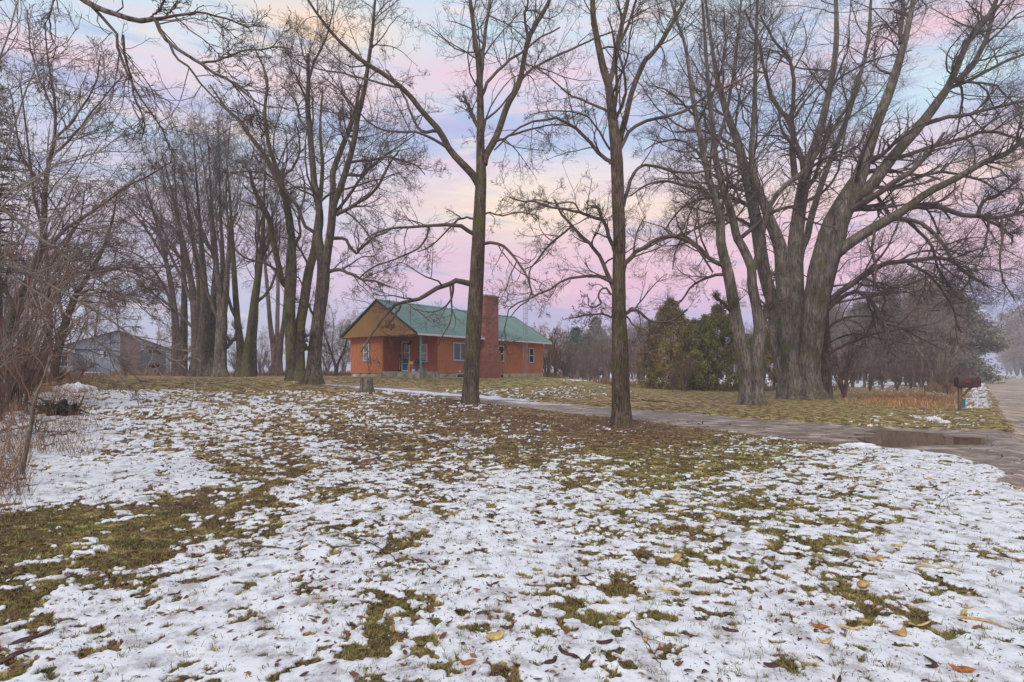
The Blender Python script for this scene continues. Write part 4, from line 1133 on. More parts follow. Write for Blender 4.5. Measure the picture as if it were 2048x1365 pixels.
# thin far trees seen behind the left row and behind the barn
for p, Y, top in [(372, 75, 640), (520, 80, 660), (530, 95, 670), (650, 85, 620), (690, 95, 640), (475, 90, 650), (575, 90, 655), (705, 80, 635), (345, 68, 600), (312, 78, 640), (270, 85, 640),
                  (20, 60, 560), (60, 66, 540), (150, 70, 560), (190, 64, 520), (100, 72, 540), (240, 80, 560), (-30, 60, 520)]:
    x = (p - 1024) / F * Y
    i = int(g3.integers(0, 3))
    lab = 'thin bare tree far behind the row at left, pale in the haze' if p > 300 else 'bare tree behind the white shed and the metal barn'
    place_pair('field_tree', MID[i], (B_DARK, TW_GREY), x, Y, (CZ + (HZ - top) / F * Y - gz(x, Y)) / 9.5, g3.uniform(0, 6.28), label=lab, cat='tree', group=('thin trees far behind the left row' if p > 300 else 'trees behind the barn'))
# dense small trees in the left thicket
THK = [bare_mesh(320 + i, 6, 3, 0.35, n=(13, 7, 5, 2), rmin=0.005, up=0.03, r0=0.09, low=0.3, ang=(30, 70)) for i in range(2)]
tl = ['leftmost bushy bare tree of the thicket', 'bushy bare tree of the thicket left of the leaning trunk top', 'bushy bare tree between the leaning trunk and the white shed',
      'bushy bare tree in front of the white shed window', 'bushy bare tree in front of the left half of the barn']
for k, (p, Y, top) in enumerate([(-40, 16, 400), (45, 25, 450)]):
    x = (p - 1024) / F * Y
    place_pair('thicket_tree', THK[k % 2], (B_DARK, TW_RED), x, Y, (CZ + (HZ - top) / F * Y - gz(x, Y)) / 5.6, g3.uniform(0, 6.28), label=tl[k], cat='tree', group='bushy trees of the left thicket')

# long arching wands of hazel like shrubs at the left edge
HAZ = []
for i in range(2):
    g = np.random.default_rng(620 + i); P, R = [], []
    for j in range(26):
        a = g.random() * 6.28; s = g.uniform(.15, 1.0); L_ = g.uniform(3.2, 6.2)
        pts = [(g.normal(0, .12), g.normal(0, .12), -.1)]
        for t in (.2, .4, .6, .8, 1.0):
            pts.append((math.cos(a) * s * L_ * .75 * t ** 1.25 + g.normal(0, .05), math.sin(a) * s * L_ * .75 * t ** 1.25 + g.normal(0, .05), L_ * (t - s * .42 * t ** 2.2)))
        p, r = resample(pts, [.020, .016, .013, .009, .005, .002], 16); P.append(p); R.append(r)
    P, R = np.array(P), np.array(R)
    a_ = spawn(P, R, g, 8, .12, (18, 50), .24, .55, 8, .08, .03, .0028, lmax=1.6)
    b_ = spawn(*a_, g, 4, .12, (20, 55), .5, .6, 5, .12, .02, .0022)
    c_ = spawn(*b_, g, 2, .2, (20, 55), .6, .7, 3, .12, .02, .0022)
    HAZ.append((mesh_of([(P, R, 6)], 'trunk'), mesh_of([(a_[0], a_[1], 4), (b_[0], b_[1], 3), (c_[0], c_[1], 3)], 'crown')))
for k, (p, Y, s, lab) in enumerate([(-110, 9.5, 1.0, 'arching many stemmed shrub at the far left edge, nearest of its kind'), (25, 13.5, 1.35, 'arching many stemmed shrub in front of the leaning brown trunk'),
                                    (-20, 19, 2.0, 'tallest arching shrub behind the leaning brown trunk')]):
    x = (p - 1024) / F * Y
    place_pair('hazel_shrub', HAZ[k % 2], (B_RED if k else B_PALE, TW_RED if k else TW_GREY), x, Y, s, g3.uniform(0, 6.28), label=lab, cat='shrub', group='arching shrubs of the left thicket')

# shrubs
SHR = [bare_mesh(350 + i, 2.2, 16, 0.42, n=(6, 4, 4, 0), rmin=0.006, up=0.05, r0=0.09, low=0.2, ang=(15, 45)) for i in range(3)]


def shrub(p, y_, s, label, group=None, mats=(B_RED, TW_RED), Y=None, i=0, sz=1.0, name='bush', cat='bush'):
    pt = ground(p, y_) if Y is None else Vector(((p - 1024) / F * Y, Y, 0))
    return place_pair(name, SHR[i % 3], mats, pt.x, pt.y, s, g3.uniform(0, 6.28), sz, label=label, cat=cat, group=group)


shrub(1690, 796, 1.85, 'large vase shaped bare shrub of many stems right of the giant maple', mats=(B_RED, TW_RED), i=0)
SHR.append(bare_mesh(377, 2.2, 3, 0.3, n=(14, 8, 6, 2), rmin=0.006, up=0.02, r0=0.16, low=0.35, ang=(35, 80)))
pt = ground(1310, 778)
place_pair('ornamental_tree', SHR[3], (B_RED, TW_RED), pt.x, pt.y, 1.7, 0.4, 1.0, label='small crooked ornamental tree with a short twisted trunk before the left cedar', cat='tree')
for k, (p, Y, s) in enumerate([(1095, 50, 2.0), (1112, 52, 1.7), (1128, 54, 1.4), (1145, 58, 1.1)]):
    shrub(p, 0, s, 'reddish brush at the right rear corner of the house', 'reddish brush behind the house corner', Y=Y, i=k)
for k, (p, Y, s) in enumerate([(1180, 78, 2.6), (1215, 74, 3.0), (1250, 80, 2.7), (1278, 60, 1.3), (1300, 75, 2.2), (1190, 57, .8), (1230, 56, .9), (1165, 60, .7)]):
    shrub(p, 0, s, 'reddish brown brush at the edge of the snowy field right of the house', 'brush by the snowy field', mats=(B_RED, TW_MAUVE), Y=Y, i=k)
for k, p in enumerate(np.arange(1130, 1940, 13.0)):
    shrub(p + g3.uniform(-5, 5), 0, g3.uniform(1.9, 3.4), 'grey brown brush along the foot of the distant wood', 'brush along the foot of the distant wood', mats=(B_RED, TW_GREY) if k % 2 else (B_RED, TW_MAUVE), Y=98 + g3.uniform(-4, 8), i=k)
for k, (p, Y, s) in enumerate([(1368, 43, 1.3), (1345, 41, .8)]):
    shrub(p, 0, s, ['rounded reddish bush between the two left cedars', 'low reddish bush at the foot of the left cedar'][k], mats=(B_DARK, TW_MAUVE), Y=Y, i=k)
for k, (p, Y, s) in enumerate([(1740, 46, 1.0), (1765, 52, 1.5), (1795, 48, 1.1), (1822, 54, 1.4), (1850, 50, 1.0), (1880, 52, 1.0), (1905, 56, 1.2), (1930, 60, 1.0), (1895, 44, .7), (1705, 57, 1.6), (1840, 64, 2.0)]):
    shrub(p, 0, s, 'mauve brown brush behind the orange dry grass', 'brush behind the orange grass', mats=(B_RED, TW_MAUVE), Y=Y, i=k)
for k, (p, Y, s) in enumerate([(0, 12, .65), (60, 15.5, .6), (118, 19, .55), (20, 20, .9), (70, 26, .8), (165, 30, .5)]):
    shrub(p, 0, s, 'reddish brown leafless brush in the thicket at the left edge', 'brush of the left thicket', mats=(B_RED, TW_RED), Y=Y, i=k)
for k, (p, Y, s) in enumerate([(365, 66, 1.6), (400, 74, 1.7), (470, 70, 1.6), (520, 72, 1.6), (540, 68, 1.2), (655, 75, 1.8), (685, 68, 1.2), (250, 54, .8), (285, 56, .7), (320, 52, .6), (345, 52, .7)]):
    shrub(p, 0, s, 'bare brush at the foot of the trees behind the left lawn', 'brush behind the left lawn', mats=(B_DARK, TW_GREY) if p < 700 and Y > 60 else (B_RED, TW_RED), Y=Y, i=k)


def leaf_quads(C, N_, size, g, elong=1.6):
    """small leaf faces at centres C facing roughly N_"""
    M = len(C)
    u = nrm(np.cross(N_, g.normal(0, 1, (M, 3)))); v = np.cross(N_, u)
    s = size * (0.6 + 0.8 * g.random((M, 1)))
    V = np.stack([C - u * s * elong, C - v * s * .55, C + u * s * elong, C + v * s * .55], 1).reshape(-1, 3)
    q = np.arange(M * 4).reshape(M, 4)
    return V, q


CED = material('cedar_foliage', (0.24, 0.205, 0.055), 0.8, var=0.3, vscale=1.3, c2=(0.12, 0.14, 0.04), island=True)
CED2 = material('cedar_foliage_brownish', (0.30, 0.20, 0.055), 0.8, var=0.3, vscale=1.3, c2=(0.13, 0.12, 0.035), island=True)
PIN = material('pine_needles', (0.15, 0.15, 0.095), 0.8, var=0.3, vscale=0.5, c2=(0.25, 0.19, 0.145), island=True)
PIN2 = material('spruce_needles', (0.085, 0.13, 0.075), 0.8, var=0.3, vscale=0.5, c2=(0.07, 0.09, 0.06), island=True)


def cedar(p, y_, top, wpx, label, seed, mat, M=42000, Y=None):
    g = np.random.default_rng(seed)
    pt = ground(p, y_) if Y is None else Vector(((p - 1024) / F * Y, Y, 0))
    z0 = gz(pt.x, pt.y)
    h = CZ + (HZ - top) / F * pt.y - z0
    r = wpx / 2 / F * pt.y
    root = empty('cedar_tree', (pt.x, pt.y, z0), label=label, cat='tree', group='cedars behind the right lawn')
    # sprays: short ascending boughs filled with flat leaf clumps
    ns = 420
    t = g.random(ns) ** 0.85
    a = g.random(ns) * 6.28
    prof_ = np.interp(t, [0, .06, .2, .45, .7, .88, 1], [.62, .88, 1, .86, .58, .30, .05]) * r * (0.8 + 0.32 * g.random(ns)) * (1 + .13 * np.sin(a * 3 + t * 7 + seed))
    tip = np.stack([np.cos(a) * prof_, np.sin(a) * prof_, (0.02 + t * 0.98) * h], 1)
    d = nrm(np.stack([np.cos(a), np.sin(a), 0.9 + 0 * a], 1))
    per = M // ns
    u = g.random((ns, per, 1)) ** 0.7
    L = (0.28 + 0.22 * g.random((ns, 1, 1))) * h * 0.24
    C = tip[:, None] - d[:, None] * L * u + g.normal(0, 1, (ns, per, 3)) * (0.045 + 0.085 * u) * np.array([1, 1, 1.1]) * h / 5
    C = C.reshape(-1, 3)
    C = C[C[:, 2] > 0.05]
    N_ = nrm(C * np.array([1, 1, 0]) + g.normal(0, 1, C.shape) * 0.6 * r)
    V, q = leaf_quads(C, N_, 0.050, g, 1.7)
    link('crown', np_mesh('crown', V, q), mat, root)
    P, R = resample([(0, 0, -.1), (0.03, 0, h * .4), (0, .02, h * .9)], [.11, .08, .02], 10)
    link('trunk', mesh_of([(P[None], R[None], 7)], 'trunk'), B_RED, root)


cedar(1341, 778, 598, 140, 'leftmost and tallest of the dark olive cedars, behind the small ornamental tree', 401, CED2)
cedar(1434, 780, 612, 172, 'broad olive cedar in the middle, left of the twin stemmed tree', 402, CED, 56000)
cedar(1388, 778, 640, 96, 'short cedar filling the gap between the tallest and the broad cedar', 404, CED, 24000)
cedar(1548, 779, 632, 118, 'narrower cedar half hidden between the two big maples', 403, CED2, 30000)


def pine(p, Y, top, wpx, label, seed, mat, name='pine_tree', group=None, cards=14000, low=0.12, q=None):
    g = np.random.default_rng(seed)
    x = (p - 1024) / F * Y
    z0 = gz(x, Y); h = CZ + (HZ - top) / F * Y - z0; r = wpx / 2 / F * Y
    root = empty(name, (x, Y, z0), label=label, cat='tree', group=group)
    nb = 150
    t = low + (1 - low) * np.sort(g.random(nb)); a = g.random(nb) * 6.28
    L = r * np.interp(t, [0, .1, .35, .6, .85, 1], [.75, .95, 1, .78, .4, .06]) * (0.6 + 0.5 * g.random(nb))
    k = 6; s = np.linspace(0, 1, k)
    P = np.stack([np.cos(a)[:, None] * L[:, None] * s, np.sin(a)[:, None] * L[:, None] * s, t[:, None] * h * 0.97 + (0.16 * s - 0.10 * s ** 2)[None] * L[:, None]], -1)
    R = np.maximum(0.05 * (1 - s)[None] * (L / r)[:, None], 0.012)
    per = cards // nb
    u = 0.25 + 0.78 * g.random((nb, per)) ** .8
    j = np.minimum((u * (k - 1)).astype(int), k - 2); f = (u * (k - 1) - j)[..., None]
    bi = np.arange(nb)[:, None]
    C = P[bi, j] * (1 - f) + P[bi, np.minimum(j + 1, k - 1)] * f
    C = C + g.normal(0, 1, C.shape) * np.array([.11, .11, .05]) * r * (0.6 + u[..., None] * .6) * .9
    C = C.reshape(-1, 3)
    N_ = nrm(g.normal(0, 1, C.shape) + np.array([0, 0, .8]))
    V, qd = leaf_quads(C, N_, 0.0016 * Y, g, 2.2)
    link('crown', np_mesh('crown', V, qd), mat, root)
    TPp, TRr = resample([(0, 0, -.1), (0, 0, h * .5), (0, 0, h)], [.26, .17, .03], 12)
    link('trunk', mesh_of([(TPp[None], TRr[None], 7), (P, R, 4)], 'trunk'), B_DARK, root)


pine(1895, 86, 586, 175, 'big grey green pine beside the left verge of the road', 411, PIN, cards=95000, low=0.02)
pine(1835, 96, 600, 120, 'second pine, just left of the big roadside pine', 412, PIN, cards=40000, low=0.05)
pine(1152, 100, 655, 62, 'dark green pine in the distant wood, the one nearest the house', 413, PIN2, cards=9000, low=0.05)
pine(1176, 106, 668, 62, 'lower dark green pine just right of the one nearest the house', 414, PIN2, cards=9000, low=0.05)
pine(1192, 122, 632, 50, 'tall thin crowned pine rising over the distant wood', 415, PIN, cards=5000, low=0.5)
pine(1300, 120, 640, 50, 'pine in the distant wood just left of the cedars', 416, PIN, cards=6000, low=0.3)
pine(1720, 104, 606, 90, 'pine behind the brush right of the giant maple', 417, PIN, cards=14000, low=0.2)
pine(1660, 112, 612, 90, 'pine hidden behind the giant maple trunk', 418, PIN, cards=12000, low=0.2)
pine(-14, 17, 90, 150, 'ragged conifer at the left edge with sparse dark sprays', 419, PIN, name='spruce_tree', cards=4200, low=0.35)

# ------------------------------------------------------------------ the house
M_SID = bpy.data.materials.new('orange_board_siding'); M_SID.use_nodes = True


def siding(m, c1, c2, stain, amount, groove=0.2):
    t = NT(m.node_tree)
    co = t.n('ShaderNodeTexCoord').outputs['Object']
    s = t.scale(co, 5, 5, 0.5)
    nz = t.noise(s, 2.2, 5, 0.6)
    c = t.ramp(nz, [(0.3, (*c1, 1)), (0.7, (*c2, 1))])
    pn = t.noise(t.scale(co, 1, 1, 0.55), 1.1, 4, 0.6)
    c = t.mix(t.ramp(pn, [(0.62 - amount * 0.25, 0.0), (0.86 - amount * 0.2, 0.75)]), c, (*stain, 1))
    sp = t.n('ShaderNodeSeparateXYZ', {0: co})
    al = t.math('ADD', sp.outputs[0], sp.outputs[1])
    fr = t.math('FRACT', t.math('DIVIDE', al, groove))
    gr = t.ramp(fr, [(0.0, 0.0), (0.05, 0.0), (0.08, 1.0)])
    c = t.mix(t.math('SUBTRACT', 1.0, gr), c, (*tuple(v * 0.62 for v in c1), 1))
    p = t.n('ShaderNodeBsdfPrincipled', {'Base Color': c, 'Roughness': 0.85, 'Specular IOR Level': 0.2})
    b = t.n('ShaderNodeBump', {'Strength': 0.5, 'Distance': 0.006, 'Height': gr})
    t.t.links.new(b.outputs[0], p.inputs['Normal'])
    t.n('ShaderNodeOutputMaterial', {'Surface': p.outputs[0]})


siding(M_SID, (0.43, 0.15, 0.07), (0.60, 0.235, 0.11), (0.33, 0.12, 0.06), 0.3)
M_GAB = bpy.data.materials.new('weathered_orange_gable'); M_GAB.use_nodes = True
siding(M_GAB, (0.37, 0.165, 0.07), (0.49, 0.235, 0.10), (0.26, 0.19, 0.075), 1.35)
M_RED = bpy.data.materials.new('red_brown_siding'); M_RED.use_nodes = True
siding(M_RED, (0.34, 0.10, 0.06), (0.44, 0.14, 0.08), (0.26, 0.08, 0.05), 0.5)
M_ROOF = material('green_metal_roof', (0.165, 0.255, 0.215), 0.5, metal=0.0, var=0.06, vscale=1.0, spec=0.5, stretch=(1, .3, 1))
nt_ = M_ROOF.node_tree; bs_ = next(n for n in nt_.nodes if n.type == 'BSDF_PRINCIPLED'); lk_ = bs_.inputs['Base Color'].links[0]
src_ = lk_.from_socket; th_ = NT.__new__(NT); th_.t = nt_
co_ = th_.n('ShaderNodeTexCoord').outputs['Object']; sx_ = th_.n('ShaderNodeSeparateXYZ', {0: co_}).outputs[0]
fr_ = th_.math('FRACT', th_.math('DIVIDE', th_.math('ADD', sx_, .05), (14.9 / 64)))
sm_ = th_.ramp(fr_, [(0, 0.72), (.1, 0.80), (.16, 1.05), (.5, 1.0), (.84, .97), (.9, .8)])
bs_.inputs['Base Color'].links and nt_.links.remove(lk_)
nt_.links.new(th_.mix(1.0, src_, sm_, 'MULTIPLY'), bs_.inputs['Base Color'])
M_TRIMG = material('dark_green_trim', (0.028, 0.07, 0.055), 0.5)
M_WHITE = material('white_trim', (0.72, 0.71, 0.71), 0.55, var=0.05)
M_FRAME = material('grey_window_casing', (0.28, 0.24, 0.21), 0.7)
M_CONC = material('stained_concrete', (0.36, 0.32, 0.27), 0.9, var=0.25, vscale=2.5, c2=(0.13, 0.13, 0.08), bump=0.01)
M_FOUND = material('whitewashed_stone', (0.58, 0.54, 0.49), 0.9, var=0.3, vscale=3.5, c2=(0.14, 0.11, 0.09), bump=0.03, bscale=6)
M_TEAL = material('teal_painted_post', (0.10, 0.36, 0.28), 0.5, var=0.12)
M_BLUE = material('blue_door_paint', (0.01, 0.17, 0.36), 0.4, var=0.05)
M_BLACK = material('black_metal', (0.018, 0.018, 0.02), 0.5)
M_STEEL = material('galvanised_steel', (0.30, 0.29, 0.31), 0.5, metal=0.3, var=0.1)
M_SOF = material('pale_soffit', (0.46, 0.40, 0.36), 0.8)
M_GLASS = bpy.data.materials.new('window_glass'); M_GLASS.use_nodes = True
t_ = NT(M_GLASS.node_tree)
g_ = t_.n('ShaderNodeBsdfPrincipled', {'Base Color': (0.02, 0.024, 0.028, 1), 'Roughness': 0.06, 'Specular IOR Level': 0.8})
t_.n('ShaderNodeOutputMaterial', {'Surface': g_.outputs[0]})
M_CURT = material('net_curtain', (0.42, 0.42, 0.40), 0.9, var=0.3, vscale=8, stretch=(1, 1, .15))
M_BRICK = bpy.data.materials.new('red_brick'); M_BRICK.use_nodes = True
t_ = NT(M_BRICK.node_tree)
co = t_.n('ShaderNodeTexCoord').outputs['Object']
sp = t_.n('ShaderNodeSeparateXYZ', {0: co})
cb = t_.n('ShaderNodeCombineXYZ', {0: t_.math('ADD', sp.outputs[0], sp.outputs[1]), 1: sp.outputs[2], 2: 0.0}).outputs[0]
bt = t_.n('ShaderNodeTexBrick', {'Vector': cb, 'Color1': (0.42, 0.105, 0.07, 1), 'Color2': (0.27, 0.075, 0.055, 1), 'Mortar': (0.40, 0.27, 0.22, 1), 'Scale': 1.0, 'Mortar Size': 0.008, 'Brick Width': 0.21, 'Row Height': 0.072})
bc = t_.mix(t_.ramp(t_.noise(co, 3, 4, .6), [(0.4, 0.0), (0.75, 0.5)]), bt.outputs[0], (0.15, 0.045, 0.035, 1))
p_ = t_.n('ShaderNodeBsdfPrincipled', {'Base Color': bc, 'Roughness': 0.88, 'Specular IOR Level': 0.2})
b_ = t_.n('ShaderNodeBump', {'Strength': 0.5, 'Distance': 0.008, 'Height': t_.math('SUBTRACT', 1.0, bt.outputs[1])})
t_.t.links.new(b_.outputs[0], p_.inputs['Normal'])
t_.n('ShaderNodeOutputMaterial', {'Surface': p_.outputs[0]})

HA = math.radians(90) - RA + math.radians(2.1)
ax, ay = math.cos(HA), math.sin(HA)
HX, HY = -5.76, 34.7
HG = 1.0
HW, HL = 7.6, 14.8
OH = 0.45
house = empty('brick_chimney_house', (HX, HY, 0), HA, label='low orange board sided house with green metal roof and red brick chimney', cat='house')


def hz_of(lx, ly):
    return gz(HX + ax * lx - ay * ly, HY + ay * lx + ax * ly)


EZ, AZ_ = 3.98, 6.28          # eave and ridge heights
wb = 1.48                     # bottom of the siding
wt = 3.92
# walls
m = MB(); m.box(2.2, HL - .5, OH, OH + .12, wb, wt).build('side_wall', M_SID, house)
m = MB(); m.box(OH, OH + .12, 3.8, HW - OH, wb, wt).build('front_wall', M_SID, house)
m = MB(); m.box(OH + .12, 2.08, 3.8, 3.92, wb + .02, wt)
m.box(2.08, 2.2, OH, 3.92, wb + .02, wt)
m.build('porch_wall', M_RED, house)
m = MB(); m.box(OH + .12, HL - .5, HW - OH - .12, HW - OH, wb, wt).build('rear_wall', M_SID, house)
m = MB(); m.prism([(OH + .12, wb), (HW - OH - .12, wb), (HW - OH - .12, wt), (HW - OH - .12, EZ), (HW / 2, AZ_ - .25), (OH + .12, EZ), (OH + .12, wt)], 'x', HL - .62, HL - .5).build('far_gable_wall', M_SID, house)
# foundation
m = MB(); m.box(2.25, HL - .55, OH + .05, OH + .3, 0.4, wb - .003)
m.box(OH + .05, OH + .3, 3.85, HW - OH - .05, 0.4, wb - .003); m.box(OH + .3, HL - .55, HW - OH - .3, HW - OH - .05, .4, wb - .003); m.box(HL - .8, HL - .55, OH + .3, HW - OH - .3, .4, wb - .003)
m.build('foundation', M_FOUND, house)
m = MB(); m.box(10.0, HL - .52, OH - .01, OH + .05, 0.4, wb - .015).build('foundation_skirt', material('cream_concrete', (0.52, 0.47, 0.36), .9, var=.2, vscale=2), house)
# porch slab and ceiling
m = MB(); m.box(0.32, 2.078, 0.14, 3.79, 0.5, 1.60).build('porch_slab', M_CONC, house, bevel=.015)
m = MB(); m.box(0.05, 2.3, 0.05, HW - .05, wt + .003, wt + .05); m.box(2.3, HL - .05, 0.05, HW - .05, wt + .003, wt + .05); m.build('soffit', M_SOF, house)
# gable face
m = MB(); m.prism([(0.14, wt - .02), (HW - .14, wt - .02), (HW / 2, AZ_ - .10)], 'x', 0.0, 0.04).build('gable', M_GAB, house)
# roof: ribbed sheets with thickness
def roof_side(s):
    b = MB()
    n = int(HL / 0.2285)
    y_e, y_r = (-.03, HW / 2) if s < 0 else (HW + .03, HW / 2)
    prof_ = []
    for i in range(n + 1):
        x = -.05 + i * (HL + .1) / n
        prof_ += [(x - .018, 0), (x - .008, .028), (x + .008, .028), (x + .018, 0)]
    prof_[0] = (-.06, 0); prof_[-1] = (HL + .06, 0)
    for (xa, ha), (xb, hb) in zip(prof_[:-1], prof_[1:]):
        b.quad((xa, y_e, EZ + ha), (xb, y_e, EZ + hb), (xb, y_r, AZ_ + hb), (xa, y_r, AZ_ + ha))
        b.quad((xa, y_e, EZ - .02), (xb, y_e, EZ - .02), (xb, y_e, EZ + hb), (xa, y_e, EZ + ha))
    b.quad((-.06, y_e, EZ - .02), (HL + .06, y_e, EZ - .02), (HL + .06, y_r, AZ_ - .02), (-.06, y_r, AZ_ - .02))
    return b
r1 = roof_side(-1); r2 = roof_side(1)
o_ = len(r1.V); r1.V += r2.V; r1.F += [tuple(i + o_ for i in f) for f in r2.F]
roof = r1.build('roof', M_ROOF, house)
m = MB(); m.prism([(HW / 2 - .14, AZ_ - .045), (HW / 2, AZ_ + .055), (HW / 2 + .14, AZ_ - .045), (HW / 2, AZ_ + .035)], 'x', -.07, HL + .07).build('ridge_cap', M_ROOF, roof)
m = MB()
for s in (-1, 1):
    y0, y1 = (-.03, HW / 2) if s < 0 else (HW + .03, HW / 2)
    for xa, xb in ((-.09, -.062), (HL + .062, HL + .09)):
        MB().prism([(y0, EZ - .10), (y1, AZ_ - .10), (y1, AZ_ + .045), (y0, EZ + .045)], 'x', xa, xb).build('rake_trim', M_TRIMG, house)
m = MB(); m.box(-.02, HL + .02, -.055, -.034, EZ - .15, EZ - .022); m.box(-.02, HL + .02, HW + .034, HW + .055, EZ - .15, EZ - .022); m.build('fascia', M_WHITE, house)
# white corner boards
# chimney
m = MB(); m.box(6.05, 8.0, -.18, OH - .003, 0.5, 2.9)
b0 = len(m.V)
m.V += [(6.05, -.18, 2.9), (8.0, -.18, 2.9), (8.0, OH - .003, 2.9), (6.05, OH - .003, 2.9), (6.3, -.12, 3.3), (7.75, -.12, 3.3), (7.75, OH - .003, 3.3), (6.3, OH - .003, 3.3)]
m.F += [tuple(b0 + i for i in f) for f in ((0, 1, 5, 4), (1, 2, 6, 5), (2, 3, 7, 6), (3, 0, 4, 7))]
m.box(6.3, 7.75, -.12, .62, 3.3, 6.86)
ch = m.build('chimney', M_BRICK, house)
m = MB(); m.box(6.23, 7.82, -.19, .69, 6.862, 6.98).build('chimney_cap', M_CONC, ch, bevel=.02)


def window(plane, a0, a1, z0, z1, split='h', casing=True, curtain=False, name='window'):
    """plane 's' = side wall (outward -y at OH), 'f' = front wall (outward -x at OH), 'p' = porch back wall (outward -x at 2.08)"""
    f0 = {'s': OH, 'f': OH, 'p': 2.08}[plane]
    def B(mb, u0, u1, z0, z1, d0, d1):      # d measured outwards
        if plane == 's': mb.box(u0, u1, f0 - d1, f0 - d0, z0, z1)
        else: mb.box(f0 - d1, f0 - d0, u0, u1, z0, z1)
        return mb
    m = MB(); w_ = .055
    B(m, a0, a1, z0, z0 + w_, .004, .05); B(m, a0, a1, z1 - w_, z1, .004, .05); B(m, a0, a0 + w_, z0 + w_, z1 - w_, .004, .05); B(m, a1 - w_, a1, z0 + w_, z1 - w_, .004, .05)
    zm = z0 + (z1 - z0) * .5
    if split == 'h': B(m, a0 + w_, a1 - w_, zm - .03, zm + .03, .004, .045)
    if split == 'v': B(m, a0 + (a1 - a0) * .30 - .03, a0 + (a1 - a0) * .30 + .03, z0 + w_, z1 - w_, .004, .045)
    if split == 'hv':
        B(m, a0 + w_, a1 - w_, zm - .02, zm + .02, .004, .045)
    fr = m.build(name, M_WHITE, house)
    B(MB(), a0 + .02, a1 - .02, z0 + .02, z1 - .02, .001, .012).build('pane', M_GLASS, fr)
    if curtain: B(MB(), a0 + w_ + .02, a1 - w_ - .04, z0 + w_ + .05, z1 - w_, .0125, .015).build('curtain', M_CURT, fr)
    if casing:
        m = MB(); k = .07
        B(m, a0 - k, a1 + k, z0 - k - .02, z0 - .002, .002, .035); B(m, a0 - k, a1 + k, z1 + .002, z1 + k, .002, .03)
        B(m, a0 - k, a0 - .002, z0 - .002, z1 + .002, .002, .03); B(m, a1 + .002, a1 + k, z0 - .002, z1 + .002, .002, .03)
        m.build('casing', M_FRAME, fr)
    return fr


window('s', 3.62, 5.95, 2.34, 3.54, 'v')
window('s', 8.42, 9.05, 2.34, 3.50, 'h')
window('s', 12.3, 12.95, 2.30, 3.46, 'h')
window('f', 5.12, 5.72, 2.30, 3.46, 'h', curtain=True)
window('p', 1.27, 1.85, 2.22, 3.38, 'h', casing=False, curtain=True)
# basement window with white vent above
m = MB(); m.box(3.98, 4.83, OH - .02, OH + .05, 1.16, 1.20); m.box(3.98, 4.83, OH - .02, OH + .05, 1.42, 1.46); m.box(3.98, 4.02, OH - .02, OH + .05, 1.2, 1.42); m.box(4.79, 4.83, OH - .02, OH + .05, 1.2, 1.42)
bw = m.build('basement_window', M_WHITE, house)
MB().box(4.02, 4.79, OH + .0, OH + .048, 1.2, 1.42).build('pane', M_GLASS, bw)
MB().tube([(4.2, OH - .003, 1.62), (4.2, OH - .07, 1.62), (4.2, OH - .12, 1.56)], [.055, .055, .06], 10).build('dryer_vent', M_WHITE, house)
# door
m = MB(); d0, d1 = 2.93, 3.72
for (u0, u1, z0, z1) in ((d0, d0 + .08, 1.62, 3.62), (d1 - .08, d1, 1.62, 3.62), (d0 + .08, d1 - .08, 3.54, 3.62), (d0 + .08, d1 - .08, 1.62, 1.70), (d0 + .08, d1 - .08, 2.85, 2.89), (d0 + .08, d1 - .08, 2.12, 2.15)):
    m.box(2.08 - .05, 2.08 - .002, u0, u1, z0, z1)
door = m.build('door', M_WHITE, house)
MB().box(2.045, 2.07, d0 + .08, d1 - .08, 1.70, 2.40).build('door_panel', M_BLUE, door)
MB().box(2.045, 2.07, d0 + .08, d1 - .08, 2.403, 3.54).build('pane', M_GLASS, door)
MB().box(2.036, 2.044, d0 + .16, d1 - .22, 2.44, 3.46).build('curtain', M_CURT, door)
MB().tube([(2.028, d0 + .12, 2.62), (1.99, d0 + .12, 2.62), (1.985, d0 + .2, 2.62)], .013, 8).build('handle', M_BLACK, door)
# lantern, sign, post
m = MB(); m.box(2.0, 2.078, 2.74, 2.84, 3.55, 3.62); m.tube([(2.03, 2.79, 3.6), (1.95, 2.79, 3.66), (1.9, 2.79, 3.6)], .014, 6); m.tube([(1.9, 2.79, 3.62), (1.9, 2.79, 3.58), (1.9, 2.79, 3.40), (1.9, 2.79, 3.36)], [.03, .09, .07, .03], 6)
m.build('porch_lantern', M_BLACK, house)
m = MB(); m.box(2.055, 2.078, 2.12, 2.24, 3.05, 3.36).build('house_number_plate', material('blue_plaque', (0.06, 0.16, 0.38), .5), house)
m = MB(); m.box(.46, .56, .2, .3, 1.602, 3.90); m.box(.43, .59, .17, .33, 1.602, 1.66); m.box(.43, .59, .17, .33, 3.84, 3.915)
m.build('porch_post', M_TEAL, house, bevel=.008)
# meter and hose things right of chimney
m = MB(); m.box(8.25, 8.75, OH - .22, OH - .004, 1.08, 1.35).build('utility_box', M_BLACK, house)
m = MB(); m.tube([(8.9, OH - .05, 1.3), (8.9, OH - .05, 1.75), (8.9, OH + .01, 1.75)], .02, 6); m.box(8.2, 8.8, OH - .24, OH - .004, 1.36, 1.42); m.build('gas_pipe', M_STEEL, house)


def H(lx, ly, z):
    return (HX + ax * lx - ay * ly, HY + ay * lx + ax * ly, z)


